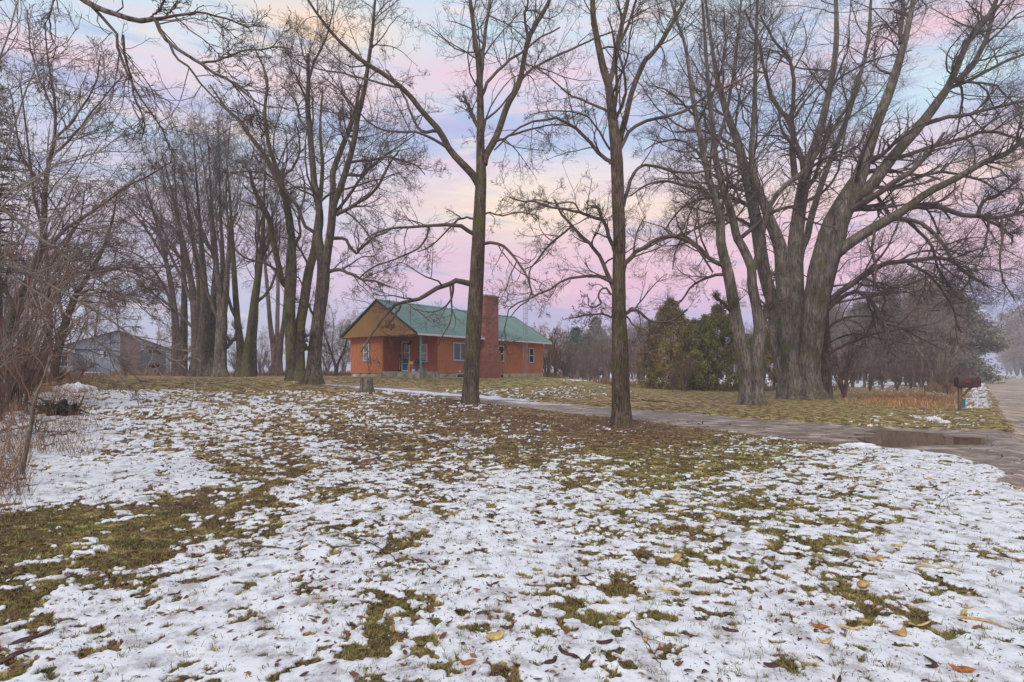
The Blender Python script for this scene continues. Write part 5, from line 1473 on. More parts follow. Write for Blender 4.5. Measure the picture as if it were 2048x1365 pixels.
# things on the porch (each its own thing)
e = empty('broom', H(1.85, 3.72, 1.602), HA, label='upright broom with a pale stick and dark head leaning by the blue door', cat='broom')
MB().tube([(0, 0, .10), (.1, .05, 1.0)], .014, 8).build('stick', M_WHITE, e)
m = MB(); m.prism([(-.17, 0), (.17, 0), (.11, .12), (-.11, .12)], 'x', -.04, .04); m.build('bristles', M_BLACK, e)
e = empty('hanging_decoration', H(2.06, 3.79, 2.45), HA, label='dark ornament with an orange ball hanging on the porch wall left of the blue door', cat='decoration')
MB().tube([(-.03, 0, .48), (-.03, 0, .44), (-.03, 0, .36), (-.03, 0, .31)], [.01, .06, .06, .01], 10).build('ball', material('orange_ball', (.75, .22, .08), .5), e)
MB().tube([(-.03, 0, .31), (-.03, .01, .15), (-.03, 0, .02)], [.05, .09, .03], 6).build('figure', M_BLACK, e)
e = empty('folding_chair', H(1.35, 2.1, 1.602), HA + .5, label='small yellow folding child chair on the porch right of the door', cat='chair')
M_YEL = material('yellow_plastic', (.78, .42, .03), .4)
for s in (-.15, .15):
    MB().tube([(-.2, s, 0), (.16, s, .62)], .02, 6).build('leg', M_YEL, e)
    MB().tube([(.2, s, 0), (-.16, s, .36)], .02, 6).build('leg', M_YEL, e)
MB().box(-.18, .12, -.16, .16, .33, .36).build('seat', M_YEL, e, bevel=.01)
MB().box(.11, .15, -.16, .16, .46, .66).build('backrest', M_YEL, e, bevel=.01)
e = empty('ball', H(1.7, 1.86, 2.25), 0, label='dark blue ball above the yellow chair beside the porch door', cat='ball')
import bmesh as _bm
def ball(r, mat, name, parent, squash=1.0):
    me = bpy.data.meshes.new(name); b = _bm.new(); _bm.ops.create_uvsphere(b, u_segments=20, v_segments=12, radius=r)
    for v in b.verts: v.co.z *= squash
    b.to_mesh(me); b.free(); return link(name, me, mat, parent, True)
ball(.17, material('navy_rubber', (.01, .04, .09), .25, spec=.6), 'shell', e)
MB().tube([(0, 0, -.62), (0, 0, -.16)], [.03, .012], 6).build('stand', M_BLACK, e)
e = empty('toy_truck', H(.95, 1.22, 1.602), HA + 1.2, label='small purple toy truck with white wheels at the foot of the teal post', cat='toy')
m = MB(); m.box(-.2, .2, -.1, .1, .08, .2); m.prism([(-.02, .2), (.18, .2), (.13, .32), (0, .32)], 'y', -.09, .09); m.build('body', material('purple_plastic', (.16, .08, .36), .4), e, bevel=.012)
for sx in (-.13, .13):
    for sy in (-.12, .12): MB().tube([(sx, sy - .02, .07), (sx, sy + .02, .07)], .07, 14).build('wheel', M_WHITE, e)
for k in range(3):
    m = MB(); L_ = (.62, .5, .34)[k]
    m.box(-L_ / 2, L_ / 2, -.1, .1, 0, .075)
    o = m.build('brick_row', M_BRICK, None, bevel=.006); o.location = H(.9 + .12 * k, .55 + .25 * k * .2, 1.603 + .077 * k); o.rotation_euler = (0, 0, HA + math.pi / 2 + .03 * k)
    tag(o, ['bottom course of loose red bricks stacked at the porch edge', 'middle course of loose red bricks stacked at the porch edge', 'top course of loose red bricks stacked at the porch edge'][k], 'bricks', 'loose bricks on the porch')

# antenna tower
e = empty('antenna_tower', H(11.1, -.12, 1.0), HA, label='thin steel lattice antenna mast beside the house, rising over the green roof', cat='antenna tower')
m = MB(); legs = [(0, -.15), (-.15, .12), (.15, .12)]
for x, y in legs: m.tube([(x, y, 0), (x, y, 7.35)], .014, 5)
m.build('leg_frame', M_STEEL, e)
m = MB(); zz = .1; k = 0
while zz < 7.2:
    for i in range(3):
        (x0, y0), (x1, y1) = legs[i], legs[(i + 1) % 3]
        m.tube([(x0, y0, zz), (x1, y1, zz)], .008, 4); m.tube([(x0, y0, zz), (x1, y1, zz + .38)] if k % 2 else [(x1, y1, zz), (x0, y0, zz + .38)], .007, 4)
    zz += .38; k += 1
m.build('cross_bracing', M_STEEL, e)
MB().tube([(0, 0, 6.8), (0, 0, 10.6)], [.022, .014], 6).build('mast', M_STEEL, e)
m = MB(); m.tube([(-.9, 0, 10.3), (.9, 0, 10.3)], .01, 5)
for i in range(8): m.tube([(-.85 + i * .24, -.35 - .02 * i, 10.3), (-.85 + i * .24, .35 + .02 * i, 10.3)], .006, 4)
for i in range(5): m.tube([(-.4 + i * .2, -.2, 9.2), (-.4 + i * .2, .2, 9.2)], .006, 4)
m.tube([(-.45, 0, 9.2), (.45, 0, 9.2)], .008, 4)
m.build('antenna', M_STEEL, e)

# ------------------------------------------------------------------ barn and shed
M_BARN = bpy.data.materials.new('blue_grey_sheet_metal'); M_BARN.use_nodes = True
t_ = NT(M_BARN.node_tree)
co = t_.n('ShaderNodeTexCoord').outputs['Object']
nz = t_.noise(t_.scale(co, 2.2, 1, .35), 1.3, 4, .6)
c = t_.ramp(nz, [(.3, (.24, .28, .34, 1)), (.7, (.40, .44, .50, 1))])
sp = t_.n('ShaderNodeSeparateXYZ', {0: co})
fr = t_.math('FRACT', t_.math('DIVIDE', sp.outputs[0], .8)); sm = t_.ramp(fr, [(0, 0.0), (.03, 0.0), (.05, 1.0)])
c = t_.mix(t_.math('SUBTRACT', 1.0, sm), c, (.10, .12, .15, 1))
p_ = t_.n('ShaderNodeBsdfPrincipled', {'Base Color': c, 'Roughness': .6, 'Metallic': .1})
t_.n('ShaderNodeOutputMaterial', {'Surface': p_.outputs[0]})
M_RUST = material('rusty_sheet', (.20, .125, .11), .8, var=.3, vscale=1.2, c2=(.17, .11, .11))
M_DKM = material('dark_grey_sheet', (.125, .145, .165), .6, var=.2, vscale=.8)
BX, BY = (236 - 1024) / F * 60, 60.0
bz = gz(BX, BY) - .1
barn = empty('metal_barn', (BX, BY, bz), math.radians(37), label='blue grey sheet metal barn with a rusty panel on its gable, beyond the left lawn', cat='barn')
barn.scale = (.83, 1, 1)
MB().prism([(-5.7, 0), (5.7, 0), (5.7, 2.95), (0, 4.72), (-5.7, 3.05)], 'y', 0, .12).build('gable_wall', M_BARN, barn)
m = MB(); m.box(-5.7, -5.6, .12, 14, 0, 3.0); m.box(5.6, 5.7, .12, 14, 0, 2.9); m.box(-5.6, 5.6, 13.9, 14, 0, 2.9); m.build('side_wall', M_BARN, barn)
m = MB(); m.prism([(-5.95, 3.02), (0, 4.86), (5.95, 2.93), (5.95, 2.83), (0, 4.76), (-5.95, 2.92)], 'y', -.25, 14.2).build('roof', material('rusty_brown_roof', (.19, .14, .12), .7, var=.3, vscale=1), barn)
m = MB(); m.prism([(.2, 0), (2.4, 0), (2.4, 3.9), (.2, 4.5)], 'y', -.03, -.003).build('rusty_panel', M_RUST, barn)
m = MB(); m.prism([(2.403, 0), (5.2, 0), (5.2, 2.75), (2.403, 2.75)], 'y', -.028, -.003).build('sliding_door', M_DKM, barn)
m = MB(); m.box(-1.85, -1.15, -.04, -.004, 1.9, 2.6); w1 = m.build('window', M_WHITE, barn); MB().box(-1.5, -1.2, -.045, -.0405, 1.95, 2.55).build('pane', M_GLASS, w1)
m = MB(); m.box(-2.6, -.95, -.04, -.004, 0, 1.35).build('lower_panel', material('pale_blue_sheet', (.27, .33, .39), .6), barn)
m = MB(); m.box(-5.7, 5.7, -.02, -.001, 2.58, 2.63).build('seam_batten', M_DKM, barn)
# white shed at the far left
SX, SY = (40 - 1024) / F * 54, 54.0
sh = empty('white_shed', (SX, SY, gz(SX, SY) - .1), math.radians(40), label='small weathered white building with a dark window, left of the metal barn', cat='shed')
M_SHW = material('weathered_white_siding', (.50, .46, .46), .85, var=.2, vscale=1.5)
sh.scale = (.76, 1, 1)
MB().box(-5.5, 5.2, 0, 6, 0, 2.35).build('wall', M_SHW, sh)
MB().prism([(-.45, 2.28), (3, 3.25), (6.4, 2.28), (6.4, 2.38), (3, 3.38), (-.45, 2.38)], 'x', -5.8, 5.45).build('roof', material('grey_roof_felt', (.30, .27, .27), .8, var=.2), sh)
m = MB(); m.box(3.1, 4.75, -.05, -.003, .95, 2.1); w1 = m.build('window', M_WHITE, sh)
MB().box(3.2, 4.65, -.06, -.051, 1.05, 2.02).build('pane', M_GLASS, w1)
m = MB()
for k in range(4): m.box(3.45 + k * .3, 3.48 + k * .3, -.07, -.0605, 1.05, 2.02)
m.box(3.2, 4.65, -.072, -.0705, 1.5, 1.53); m.build('muntins', M_WHITE, w1)
MB().box(1.3, 2.6, -.05, -.003, .05, 2.0).build('door', M_DKM, sh)
# plank on snow in front of barn
o = MB().box(-1.0, 1.0, -.15, .15, .25, .33).box(-.8, -.7, -.1, .1, 0, .25).box(.7, .8, -.1, .1, 0, .25).build('garden_bench', M_WHITE, None, bevel=.01)
pb = ground(186, 755); pb = Vector(((184 - 1024) / F * 56, 56, 0)); o.location = (pb.x, pb.y, gz(pb.x, pb.y)); tag(o, 'low white bench in front of the barn below its small window', 'bench')

# ------------------------------------------------------------------ mailbox, stump, markers
pm = ground(1920, 822)
sc_ = pm.y / 22.9
mb = empty('mailbox', tuple(pm), math.radians(-4), label='brown metal mailbox on a wooden post at the mouth of the driveway', cat='mailbox')
mb.scale = (sc_, sc_, sc_)
M_MB = material('brown_painted_metal', (.085, .042, .035), .45, metal=.2, var=.25, vscale=4)
M_POST = material('weathered_post', (.20, .13, .085), .85, var=.3, vscale=5, stretch=(6, 6, .5))
MB().box(-.06, .05, -.055, .055, -.2, .925).build('post', M_POST, mb, bevel=.006)
MB().box(-.10, .66, -.05, .05, .927, .965).build('platform', M_POST, mb)
MB().prism([(.052, .58), (.11, .56), (.46, .924), (.36, .924)], 'y', -.03, .03).build('brace', M_POST, mb)
ns = 12; arch = [(-.155, .967)] + [(-.155 * math.cos(math.pi * i / ns), 1.21 + .155 * math.sin(math.pi * i / ns)) for i in range(ns + 1)] + [(.155, .967)]
bx_ = MB().prism(arch, 'x', -.14, .66).build('box', M_MB, mb, bevel=.008)
arch2 = [(y * 1.04, .962 + (z - .967) * 1.03) for y, z in arch]
dr = MB().prism(arch2, 'x', .662, .69).build('door', material('dark_mailbox_door', (.04, .028, .028), .5), mb, bevel=.004)
MB().tube([(.69, 0, 1.26), (.72, 0, 1.27), (.72, 0, 1.22)], .012, 6).build('handle', M_STEEL, dr)
m = MB(); m.box(.1, .3, -.172, -.158, 1.15, 1.19); m.build('flag', material('rust_red_flag', (.30, .05, .03), .5), mb)
m = MB(); m.box(.055, .17, -.065, -.045, .12, .48).build('number_plate', material('teal_reflective_plate', (.0, .20, .19), .4, var=.1), mb, bevel=.003)

ps = ground(733, 784)
def stump(name, pt, w, h, label, mat, seed, jag=.25, sq=1.0):
    g = np.random.default_rng(seed); b = MB(); n = 22; rows = 9
    ph = g.random(n) * .0
    for j in range(rows):
        t = j / (rows - 1)
        for i in range(n):
            a = 2 * math.pi * i / n
            r = w / 2 * (1.28 - .36 * min(1, t * 2.2) + .05 * math.sin(5 * a + 1) * (1 - t * .5) + .04 * math.sin(9 * a))
            zz = t * h * (1 + (jag * (vn_[i] - .5) if j == rows - 1 else 0)) if j else -.1
            b.V.append((math.cos(a) * r, math.sin(a) * r * sq, zz))
    for j in range(rows - 1):
        for i in range(n):
            k = (i + 1) % n
            b.F.append((j * n + i, j * n + k, (j + 1) * n + k, (j + 1) * n + i))
    c = len(b.V); b.V.append((0, 0, h * .82))
    for i in range(n): b.F.append(((rows - 1) * n + i, (rows - 1) * n + (i + 1) % n, c))
    o = b.build(name, mat, None, smooth=True); o.location = pt
    return tag(o, label, 'stump')
vn_ = np.random.default_rng(5).random(40)
stump('tree_stump', ps, 26 / F * ps.y, 24 / F * ps.y, 'weathered tree stump with a jagged top beside the drive, left of the house front', B_MAPLE, 3, .35)
# dark root mass at left
pr = ground(120, 828)
e = empty('uprooted_stump', tuple(pr), label='dark heap of an uprooted stump lying in dry grass by the thicket', cat='stump')
g = np.random.default_rng(8)
b = _bm.new(); _bm.ops.create_icosphere(b, subdivisions=4, radius=1)
for v in b.verts:
    n_ = v.co.normalized(); f_ = 1 + .35 * (math.sin(n_.x * 9 + n_.y * 5) * math.sin(n_.z * 8 + 1) + .6 * math.sin(n_.x * 21 + n_.z * 17))
    v.co = Vector((n_.x * .42 * f_, n_.y * .3 * f_, max(-.1, n_.z * .26 * f_)))
me = bpy.data.meshes.new('root_mass'); b.to_mesh(me); b.free()
link('root_mass', me, material('rotten_wood', (.05, .035, .026), .95, var=.5, vscale=7, bump=.03, bscale=20), e, True)
rs = []
for i in range(26):
    a = g.random() * 6.28; el = g.random() * 1.0
    p0 = Vector((math.cos(a) * .3, math.sin(a) * .2, .08)); L_ = .25 + .3 * g.random()
    d_ = Vector((math.cos(a) * math.cos(el), math.sin(a) * math.cos(el), math.sin(el) * .8))
    rs.append(resample([p0, p0 + d_ * L_ * .5 + Vector(g.normal(0, .04, 3)), p0 + d_ * L_ + Vector(g.normal(0, .08, 3))], [.035, .02, .006], 8))
link('roots', mesh_of([(np.array([r[0] for r in rs]), np.array([r[1] for r in rs]), 5)], 'roots'), B_DARK, e)
# white stake marker in the orange grass
pw = ground(1851, 797)
e = empty('marker_stake', tuple(pw), label='little white marker on a stick in the orange dry grass', cat='marker')
MB().tube([(-.1, 0, 0), (.02, 0, .95)], .012, 6).build('stick', M_POST, e)
MB().prism([(-.1, .8), (.12, .8), (.02, 1.08)], 'y', -.015, .015).build('marker_head', M_WHITE, e)
# hanging pods / dead leaves on the boughs
def curl(pts, w_, name, mat, label, cat, group=None, thick=.25, wpow=1):
    """curved flat pod or husk: strip of varying width bent along pts (world)"""
    P, _ = resample(pts, [1] * len(pts), 10)
    b = MB(); n = len(P)
    up_ = Vector((0, -.5, 1)).normalized()
    for i, p in enumerate(P):
        t = i / (n - 1); tv = Vector(P[min(i + 1, n - 1)] - P[max(i - 1, 0)]).normalized()
        s = tv.cross(up_).normalized(); ww = w_ * max(.12, math.sin(math.pi * (0.04 + .92 * t)) ** wpow)
        nn = s.cross(tv)
        for a in range(6):
            an = a * math.pi / 3
            b.V.append(tuple(Vector(p) + s * math.cos(an) * ww + nn * math.sin(an) * ww * thick))
    for i in range(n - 1):
        for a in range(6):
            a2 = (a + 1) % 6
            b.F.append((i * 6 + a, i * 6 + a2, (i + 1) * 6 + a2, (i + 1) * 6 + a))
    b.F.append(tuple(range(6))[::-1]); b.F.append(tuple(range((n - 1) * 6, n * 6)))
    c0 = Vector(P[n // 2]); b.V = [tuple(Vector(v) - c0) for v in b.V]
    o = b.build(name, mat, None, smooth=True); o.location = c0
    return tag(o, label, cat, group)
M_POD = material('dark_seed_pod', (.085, .034, .030), .6, var=.3, vscale=20)
def PX(px, py, Y): return ((px - 1024) / F * Y, Y, CZ + (HZ - py) / F * Y)
curl([PX(506, 226, 6.9), PX(500, 236, 6.9), PX(503, 249, 6.9), PX(511, 259, 6.9)], .022, 'seed_pod', M_POD, 'curved dark seed pod hanging from the overhanging bough', 'seed pod', 'pods hanging on the overhanging bough')
curl([PX(415, 288, 6.9), PX(419, 298, 6.9), PX(418, 310, 6.9)], .014, 'seed_pod', M_POD, 'small straight seed pod on the low tip of the overhanging bough', 'seed pod', 'pods hanging on the overhanging bough')
curl([PX(296, 731, 6.4), PX(308, 732, 6.4), PX(322, 730, 6.4)], .026, 'hanging_leaf', material('rust_brown_leaf', (.10, .028, .02), .8, var=.3, vscale=30), 'oval rust brown dead leaf hanging in front of the barn on a pale branch', 'leaf', thick=.9, wpow=.5)

# ------------------------------------------------------------------ grass, litter, husks, sticks
def blades(X, Y, Z, h, wd, g, lean=0.5, name='grass'):
    M = len(X)
    a = g.random(M) * 6.28; b = g.random(M) * 6.28
    ln = lean * (0.3 + g.random(M)) * h
    wx, wy = np.cos(a) * wd, np.sin(a) * wd
    lx, ly = np.cos(b) * ln, np.sin(b) * ln
    B = np.stack([X, Y, Z], 1)
    v0 = B - np.stack([wx, wy, 0 * wx], 1); v1 = B + np.stack([wx, wy, 0 * wx], 1)
    mid = B + np.stack([lx * .35, ly * .35, h * .6], 1)
    v2 = mid + np.stack([wx, wy, 0 * wx], 1) * .7; v3 = mid - np.stack([wx, wy, 0 * wx], 1) * .7
    v4 = B + np.stack([lx, ly, h * (1 - .25 * lean)], 1)
    V = np.stack([v0, v1, v2, v3, v4], 1).reshape(-1, 3)
    i = np.arange(M) * 5
    q = np.stack([i, i + 1, i + 2, i + 3], 1); t = np.stack([i + 3, i + 2, i + 4], 1)
    return np_mesh(name, V, q, t)


gg = np.random.default_rng(2024)


def scatter(n, rmin, rmax, power=1.0, azr=(-46, 46)):
    u = gg.random(n)
    r = rmin * (rmax / rmin) ** (u ** power)
    a = np.radians(azr[0] + (azr[1] - azr[0]) * gg.random(n))
    return r * np.sin(a), r * np.cos(a)


def rand_mat(name, cols, rough=0.8):
    m = bpy.data.materials.new(name); m.use_nodes = True
    t = NT(m.node_tree)
    rp = t.n('ShaderNodeNewGeometry').outputs['Random Per Island']
    n = len(cols)
    c = t.ramp(rp, [(i / (n - 1), (*cc, 1)) for i, cc in enumerate(cols)])
    p = t.n('ShaderNodeBsdfPrincipled', {'Base Color': c, 'Roughness': rough, 'Specular IOR Level': 0.2})
    t.n('ShaderNodeOutputMaterial', {'Surface': p.outputs[0]})
    return m


M_GRASS = rand_mat('short_grass', [(.045, .06, .018), (.13, .155, .03), (.20, .20, .05), (.34, .26, .10), (.19, .12, .055), (.40, .31, .15)])
# tufts: blades gathered where the snow is thin
x, y = scatter(260000, 2.2, 24, 0.8)
z, c, dr, rd, gr = surf(x, y)
clump = fbm(x, y, 0.16, 2, 61)
p = (1 - c) * (0.45 + .55 * gr) * (clump > .40) + 0.10 * (clump > .60)
k = (gg.random(len(x)) < p) & (dr < .3) & (rd < .3)
x, y, z = x[k], y[k], z[k]
r = np.hypot(x, y)
h = (0.018 + 0.042 * gg.random(len(x)) ** 1.6) * (1 + .25 * sstep(8, 20, r))
o = link('grass', blades(x, y, z - .004, h, .0011 + .00025 * r, gg, .8), M_GRASS)
tag(o, 'short green and straw coloured grass poking through the thin snow', 'grass', kind='stuff')
# matted blades in the bare patches close to the viewer
x, y = scatter(420000, 2.1, 8.5, .8)
z, c, dr, rd, gr = surf(x, y)
k = (c < .55) & (gg.random(len(x)) < .30 + .45 * gr) & (dr < .3) & (rd < .3)
x, y, z = x[k], y[k], z[k]
o = link('grass_mat', blades(x, y, z - .004, .012 + .034 * gg.random(len(x)) ** 1.5, .0008 + .0002 * np.hypot(x, y), gg, 1.5), M_GRASS)
tag(o, 'matted flattened grass in the bare patches between the snow', 'grass', kind='stuff')
# spiky tufts near the viewer
tx, ty = scatter(15000, 2.1, 13, .85)
tz, tc_, tdr, trd, tg = surf(tx, ty)
k = (gg.random(len(tx)) < np.where(tc_ < .6, .75, .13)) & (tdr < .3) & (trd < .3)
tx, ty, tz = tx[k], ty[k], tz[k]
nb_ = 13; M_ = len(tx) * nb_
th_ = np.repeat(.016 + .030 * gg.random(len(tx)) ** 1.5, nb_) * (.5 + .8 * gg.random(M_))
bx2 = np.repeat(tx, nb_) + gg.normal(0, .011, M_); by2 = np.repeat(ty, nb_) + gg.normal(0, .011, M_); bz2 = np.repeat(tz, nb_)
o = link('grass_tufts', blades(bx2, by2, bz2 - .006, th_, .0010 + .00022 * np.hypot(bx2, by2), gg, 1.1), M_GRASS)
tag(o, 'small spiky grass tufts melting out of the snow', 'grass', kind='stuff')
# a few long blades
x, y = scatter(2600, 2.2, 12, 0.8); z, c, dr, rd, gr = surf(x, y); k = (dr < .3) & (rd < .3) & (fbm(x, y, .5, 2, 66) > .5); x, y, z = x[k], y[k], z[k]
o = link('grass_stalks', blades(x, y, z - .004, .05 + .07 * gg.random(len(x)) ** 2, .0013 + 0 * x, gg, .7), M_GRASS)
tag(o, 'scattered longer grass stalks standing out of the snow', 'grass', kind='stuff')


# leaf litter
def leaf_mesh(x, y, z, size, g, name, lift=.3, asp=.42):
    M = len(x)
    a = g.random(M) * 6.28; cu = g.normal(0, .35, M); pitch = g.normal(0, lift, M); roll = g.normal(0, lift * 1.2, M)
    u = np.stack([np.cos(a) * np.cos(pitch), np.sin(a) * np.cos(pitch), np.sin(pitch)], 1)
    w0 = np.stack([-np.sin(a) * np.cos(roll), np.cos(a) * np.cos(roll), np.sin(roll)], 1)
    n_ = nrm(np.cross(u, w0)); n_ = n_ * np.sign(n_[:, 2:3] + 1e-6)
    C = np.stack([x, y, z + size * .12], 1)
    s = size[:, None]; cu = cu[:, None]
    prof_ = [(-1, .05), (-.45, .8), (.15, 1), (.65, .62), (1.05, .03)]
    Vs = []
    for t, wv in prof_:
        mid = C + u * s * t * .5 + n_ * s * cu * (t * t) * .35
        edge = w0 * s * asp * .5 * wv + n_ * s * .12 * wv * (0.4 + np.abs(cu))
        edge2 = -w0 * s * asp * .5 * wv + n_ * s * .12 * wv * (0.4 + np.abs(cu))
        Vs += [mid + edge, mid - n_ * s * .01, mid + edge2]
    V = np.stack(Vs, 1).reshape(-1, 3)
    i = np.arange(M)[:, None] * 15
    q = []
    for j in range(4):
        for e_ in (0, 1):
            b0 = j * 3 + e_
            q.append(np.concatenate([i + b0, i + b0 + 1, i + b0 + 4, i + b0 + 3], 1))
    return np_mesh(name, V, np.concatenate(q))


M_LEAF = rand_mat('dead_leaves', [(.05, .022, .018), (.10, .042, .030), (.16, .07, .045), (.22, .10, .06), (.13, .06, .04), (.30, .16, .08), (.07, .035, .03), (.34, .13, .05)], .75)
x, y = scatter(90000, 2.2, 30, 0.7)
z, c, dr, rd, gr = surf(x, y)
cl_ = fbm(x, y, 0.9, 3, 63)
dens = 0.14 + 0.5 * np.exp(-((x + 6) / 4.5) ** 2 - ((y - 12) / 5) ** 2) + 0.55 * np.exp(-((x - 2.0) / 6) ** 2 - ((y - 13) / 6) ** 2) + 0.45 * np.exp(-((x + 3.5) / 5) ** 2 - ((y - 9) / 4.5) ** 2) + .6 * (1 - c) * (y < 9) + .1 * (y < 7)
for bp in ((940, 807), (1243, 849)):
    tb = ground(*bp); dens = dens + 1.2 * np.exp(-((x - tb.x) ** 2 + (y - tb.y) ** 2) / 0.7)  # extra dark leaves heaped at these trunk feet stand in for contact shadow
dens = (dens * np.clip((cl_ - .36) * 5, .1, 1.3)) * (.30 + 1.5 * (1 - c))
k = (gg.random(len(x)) < dens) & (rd < .3) & ((dr < .3) | (gg.random(len(x)) < .12))
x, y, z = x[k], y[k], z[k]
sz = (.012 + .060 * gg.random(len(x)) ** 2.2) * (1 + .7 * sstep(9, 20, np.hypot(x, y)))
o = link('leaf_litter', leaf_mesh(x, y, z, sz, gg, 'leaf_litter', .35), M_LEAF)
tag(o, 'dead brown leaves scattered over snow and grass', 'leaves', kind='stuff')
# crumbs and bark bits
x, y = scatter(16000, 2.2, 14, .9); z, c, dr, rd, gr = surf(x, y); k = (dr < .3) & (rd < .3) & (fbm(x, y, .7, 3, 71) > .5); x, y, z = x[k], y[k], z[k]
o = link('bark_crumbs', leaf_mesh(x, y, z - .002, .006 + .016 * gg.random(len(x)) ** 2, gg, 'bark_crumbs', .3, .5), M_LEAF)
tag(o, 'tiny bark crumbs and twig bits peppering the snow', 'debris', kind='stuff')

# husks (tan), pods (dark), orange cobs: single things
M_HUSK = [material('tan_husk', (.52, .33, .11), .75, var=.25, vscale=25, c2=(.30, .17, .06)), material('straw_husk', (.58, .42, .17), .75, var=.25, vscale=25, c2=(.34, .22, .09))]
M_ORA = material('orange_brown_cob', (.42, .13, .035), .75, var=.3, vscale=30)


def lay(px, py, length, wd, ang, mat, name, label, cat, group, bend=.15, lift=.02, thick=.3, wpow=1):
    c0 = ground(px, py); u = Vector((math.cos(ang), math.sin(ang), 0)); v = Vector((-u.y, u.x, 0))
    pts = []
    for t in (-.5, -.2, .15, .5):
        q = Vector((c0.x, c0.y, 0)) + u * length * t + v * bend * length * (4 * t * t - .5)
        zz = float(surf(q.x, q.y)[0][0]) + wd * thick + lift * (1 if abs(t) == .5 else .3) * (abs(math.sin(px * 7 + t * 5)))
        pts.append((q.x, q.y, zz))
    return curl(pts, wd, name, mat, label, cat, group, thick, wpow)


HUSKS = [(1432, 1037, .13, .03, .1), (1418, 1073, .10, .035, .6), (1352, 1130, .10, .04, .3), (1338, 1192, .17, .018, -.5), (1750, 1128, .16, .045, .1), (1795, 1098, .15, .02, -.1), (1728, 1183, .11, .045, .5),
         (1494, 962, .17, .03, -.4), (1385, 917, .16, .03, .1), (1398, 932, .15, .03, .0), (1504, 878, .12, .03, .2), (1610, 920, .1, .03, .3), (1855, 961, .17, .028, .0), (1770, 962, .14, .022, -.2), (1906, 968, .2, .014, -.35),
         (1905, 1150, .22, .015, -.6), (1850, 1145, .15, .016, -.4), (1930, 1238, .14, .022, .9), (1960, 1250, .3, .016, -.5), (1830, 1256, .2, .014, -.3), (1800, 1276, .09, .03, .2), (1700, 1268, .15, .015, -.4), (1290, 1302, .14, .014, 1.2),
         (990, 1298, .12, .04, .3), (1330, 985, .1, .03, .2), (1420, 1008, .09, .025, -.2), (1240, 885, .12, .035, .1), (855, 880, .1, .04, 0), (928, 860, .12, .04, .2), (1600, 1005, .15, .016, .2), (155, 1105, .12, .018, .3), (1650, 1300, .11, .018, .2),
         (1850, 1130, .12, .012, .4), (1520, 975, .1, .02, .4)]
gq = np.random.default_rng(31)
for i, (px, py, L_, wd, an) in enumerate(HUSKS):
    if i in (4, 0, 7):      # the big split ones: two extra flaps
        for s_, dd in ((1, .8), (-1, -.7)):
            pass
    lay(px, py, L_ * .9, wd * .7, an, M_HUSK[i % 2], 'dry_husk', 'curled tan husk lying on the patchy snow or grass', 'husk', 'tan dry husks strewn over the lawn', bend=float(gq.uniform(-.3, .3)), lift=.035, thick=.35, wpow=.6)
ORAS = [(1640, 1271, .12, .02, -.1), (1320, 1322, .1, .02, 1.3), (1925, 1347, .13, .024, -.2), (1400, 1172, .045, .014, 1.2), (1672, 1160, .04, .013, .4), (1256, 1048, .05, .013, .2), (455, 1107, .08, .02, .4), (935, 1345, .09, .018, .1), (1570, 1036, .04, .014, .5), (1405, 1170, .04, .012, .7)]
for i, (px, py, L_, wd, an) in enumerate(ORAS):
    lay(px, py, L_, wd * .8, an, M_ORA, 'orange_leaf', 'small orange brown curled leaf on the snow', 'leaf', 'orange brown leaves on the snow', bend=.1, thick=.5)
PODS = [(1860, 1335, .20, .020, 1.0, .55), (1130, 1330, .17, .018, -1.0, .4), (1460, 1272, .12, .02, -.5, .3), (1375, 1285, .12, .02, -.5, .25), (985, 1183, .12, .018, -.2, .3), (1170, 1165, .12, .012, .5, .2), (1745, 1048, .14, .022, .1, .1), (1825, 1037, .12, .024, .5, .2),
        (1945, 1108, .13, .012, -.2, .25), (1740, 1160, .12, .015, -.5, .2), (1600, 985, .14, .016, -.1, .1), (1650, 955, .08, .02, .1, .4), (1870, 975, .08, .022, -.1, .4), (1860, 1085, .12, .01, -.3, .1), (1210, 1310, .13, .02, .3, .3),
        (60, 1290, .3, .03, .9, .15), (20, 1330, .25, .03, .7, .1), (285, 1205, .12, .014, .6, .3), (350, 1200, .12, .014, 1.0, .35), (960, 1010, .1, .018, .2, .3), (1015, 1275, .1, .018, .1, .3), (1480, 1190, .09, .02, .1, .2), (1560, 1100, .1, .018, .2, .3),
        (800, 1060, .1, .014, .1, .4), (870, 1010, .1, .018, 0, .4), (630, 1050, .1, .012, .2, .3), (700, 1140, .09, .016, .5, .2), (650, 1125, .1, .014, .3, .2), (1100, 1100, .08, .02, .3, .2), (1290, 960, .1, .02, .4, .3),
        (1545, 1345, .12, .024, .2, .35), (1160, 1340, .14, .02, -.1, .3), (1100, 1348, .12, .02, .5, .4), (1400, 1250, .09, .02, .3, .3), (1735, 1218, .09, .02, .1, .3), (1980, 1090, .08, .01, -.3, .1), (770, 1285, .08, .014, .4, .2)]
for i, (px, py, L_, wd, an, bd) in enumerate(PODS):
    lay(px, py, L_ * .78, wd * .66, an, M_POD, 'seed_pod', 'curved dark brown seed pod lying on the patchy snow', 'seed pod', 'dark curved pods lying on the snow', bend=bd * .55, lift=.012, thick=.3, wpow=.5)

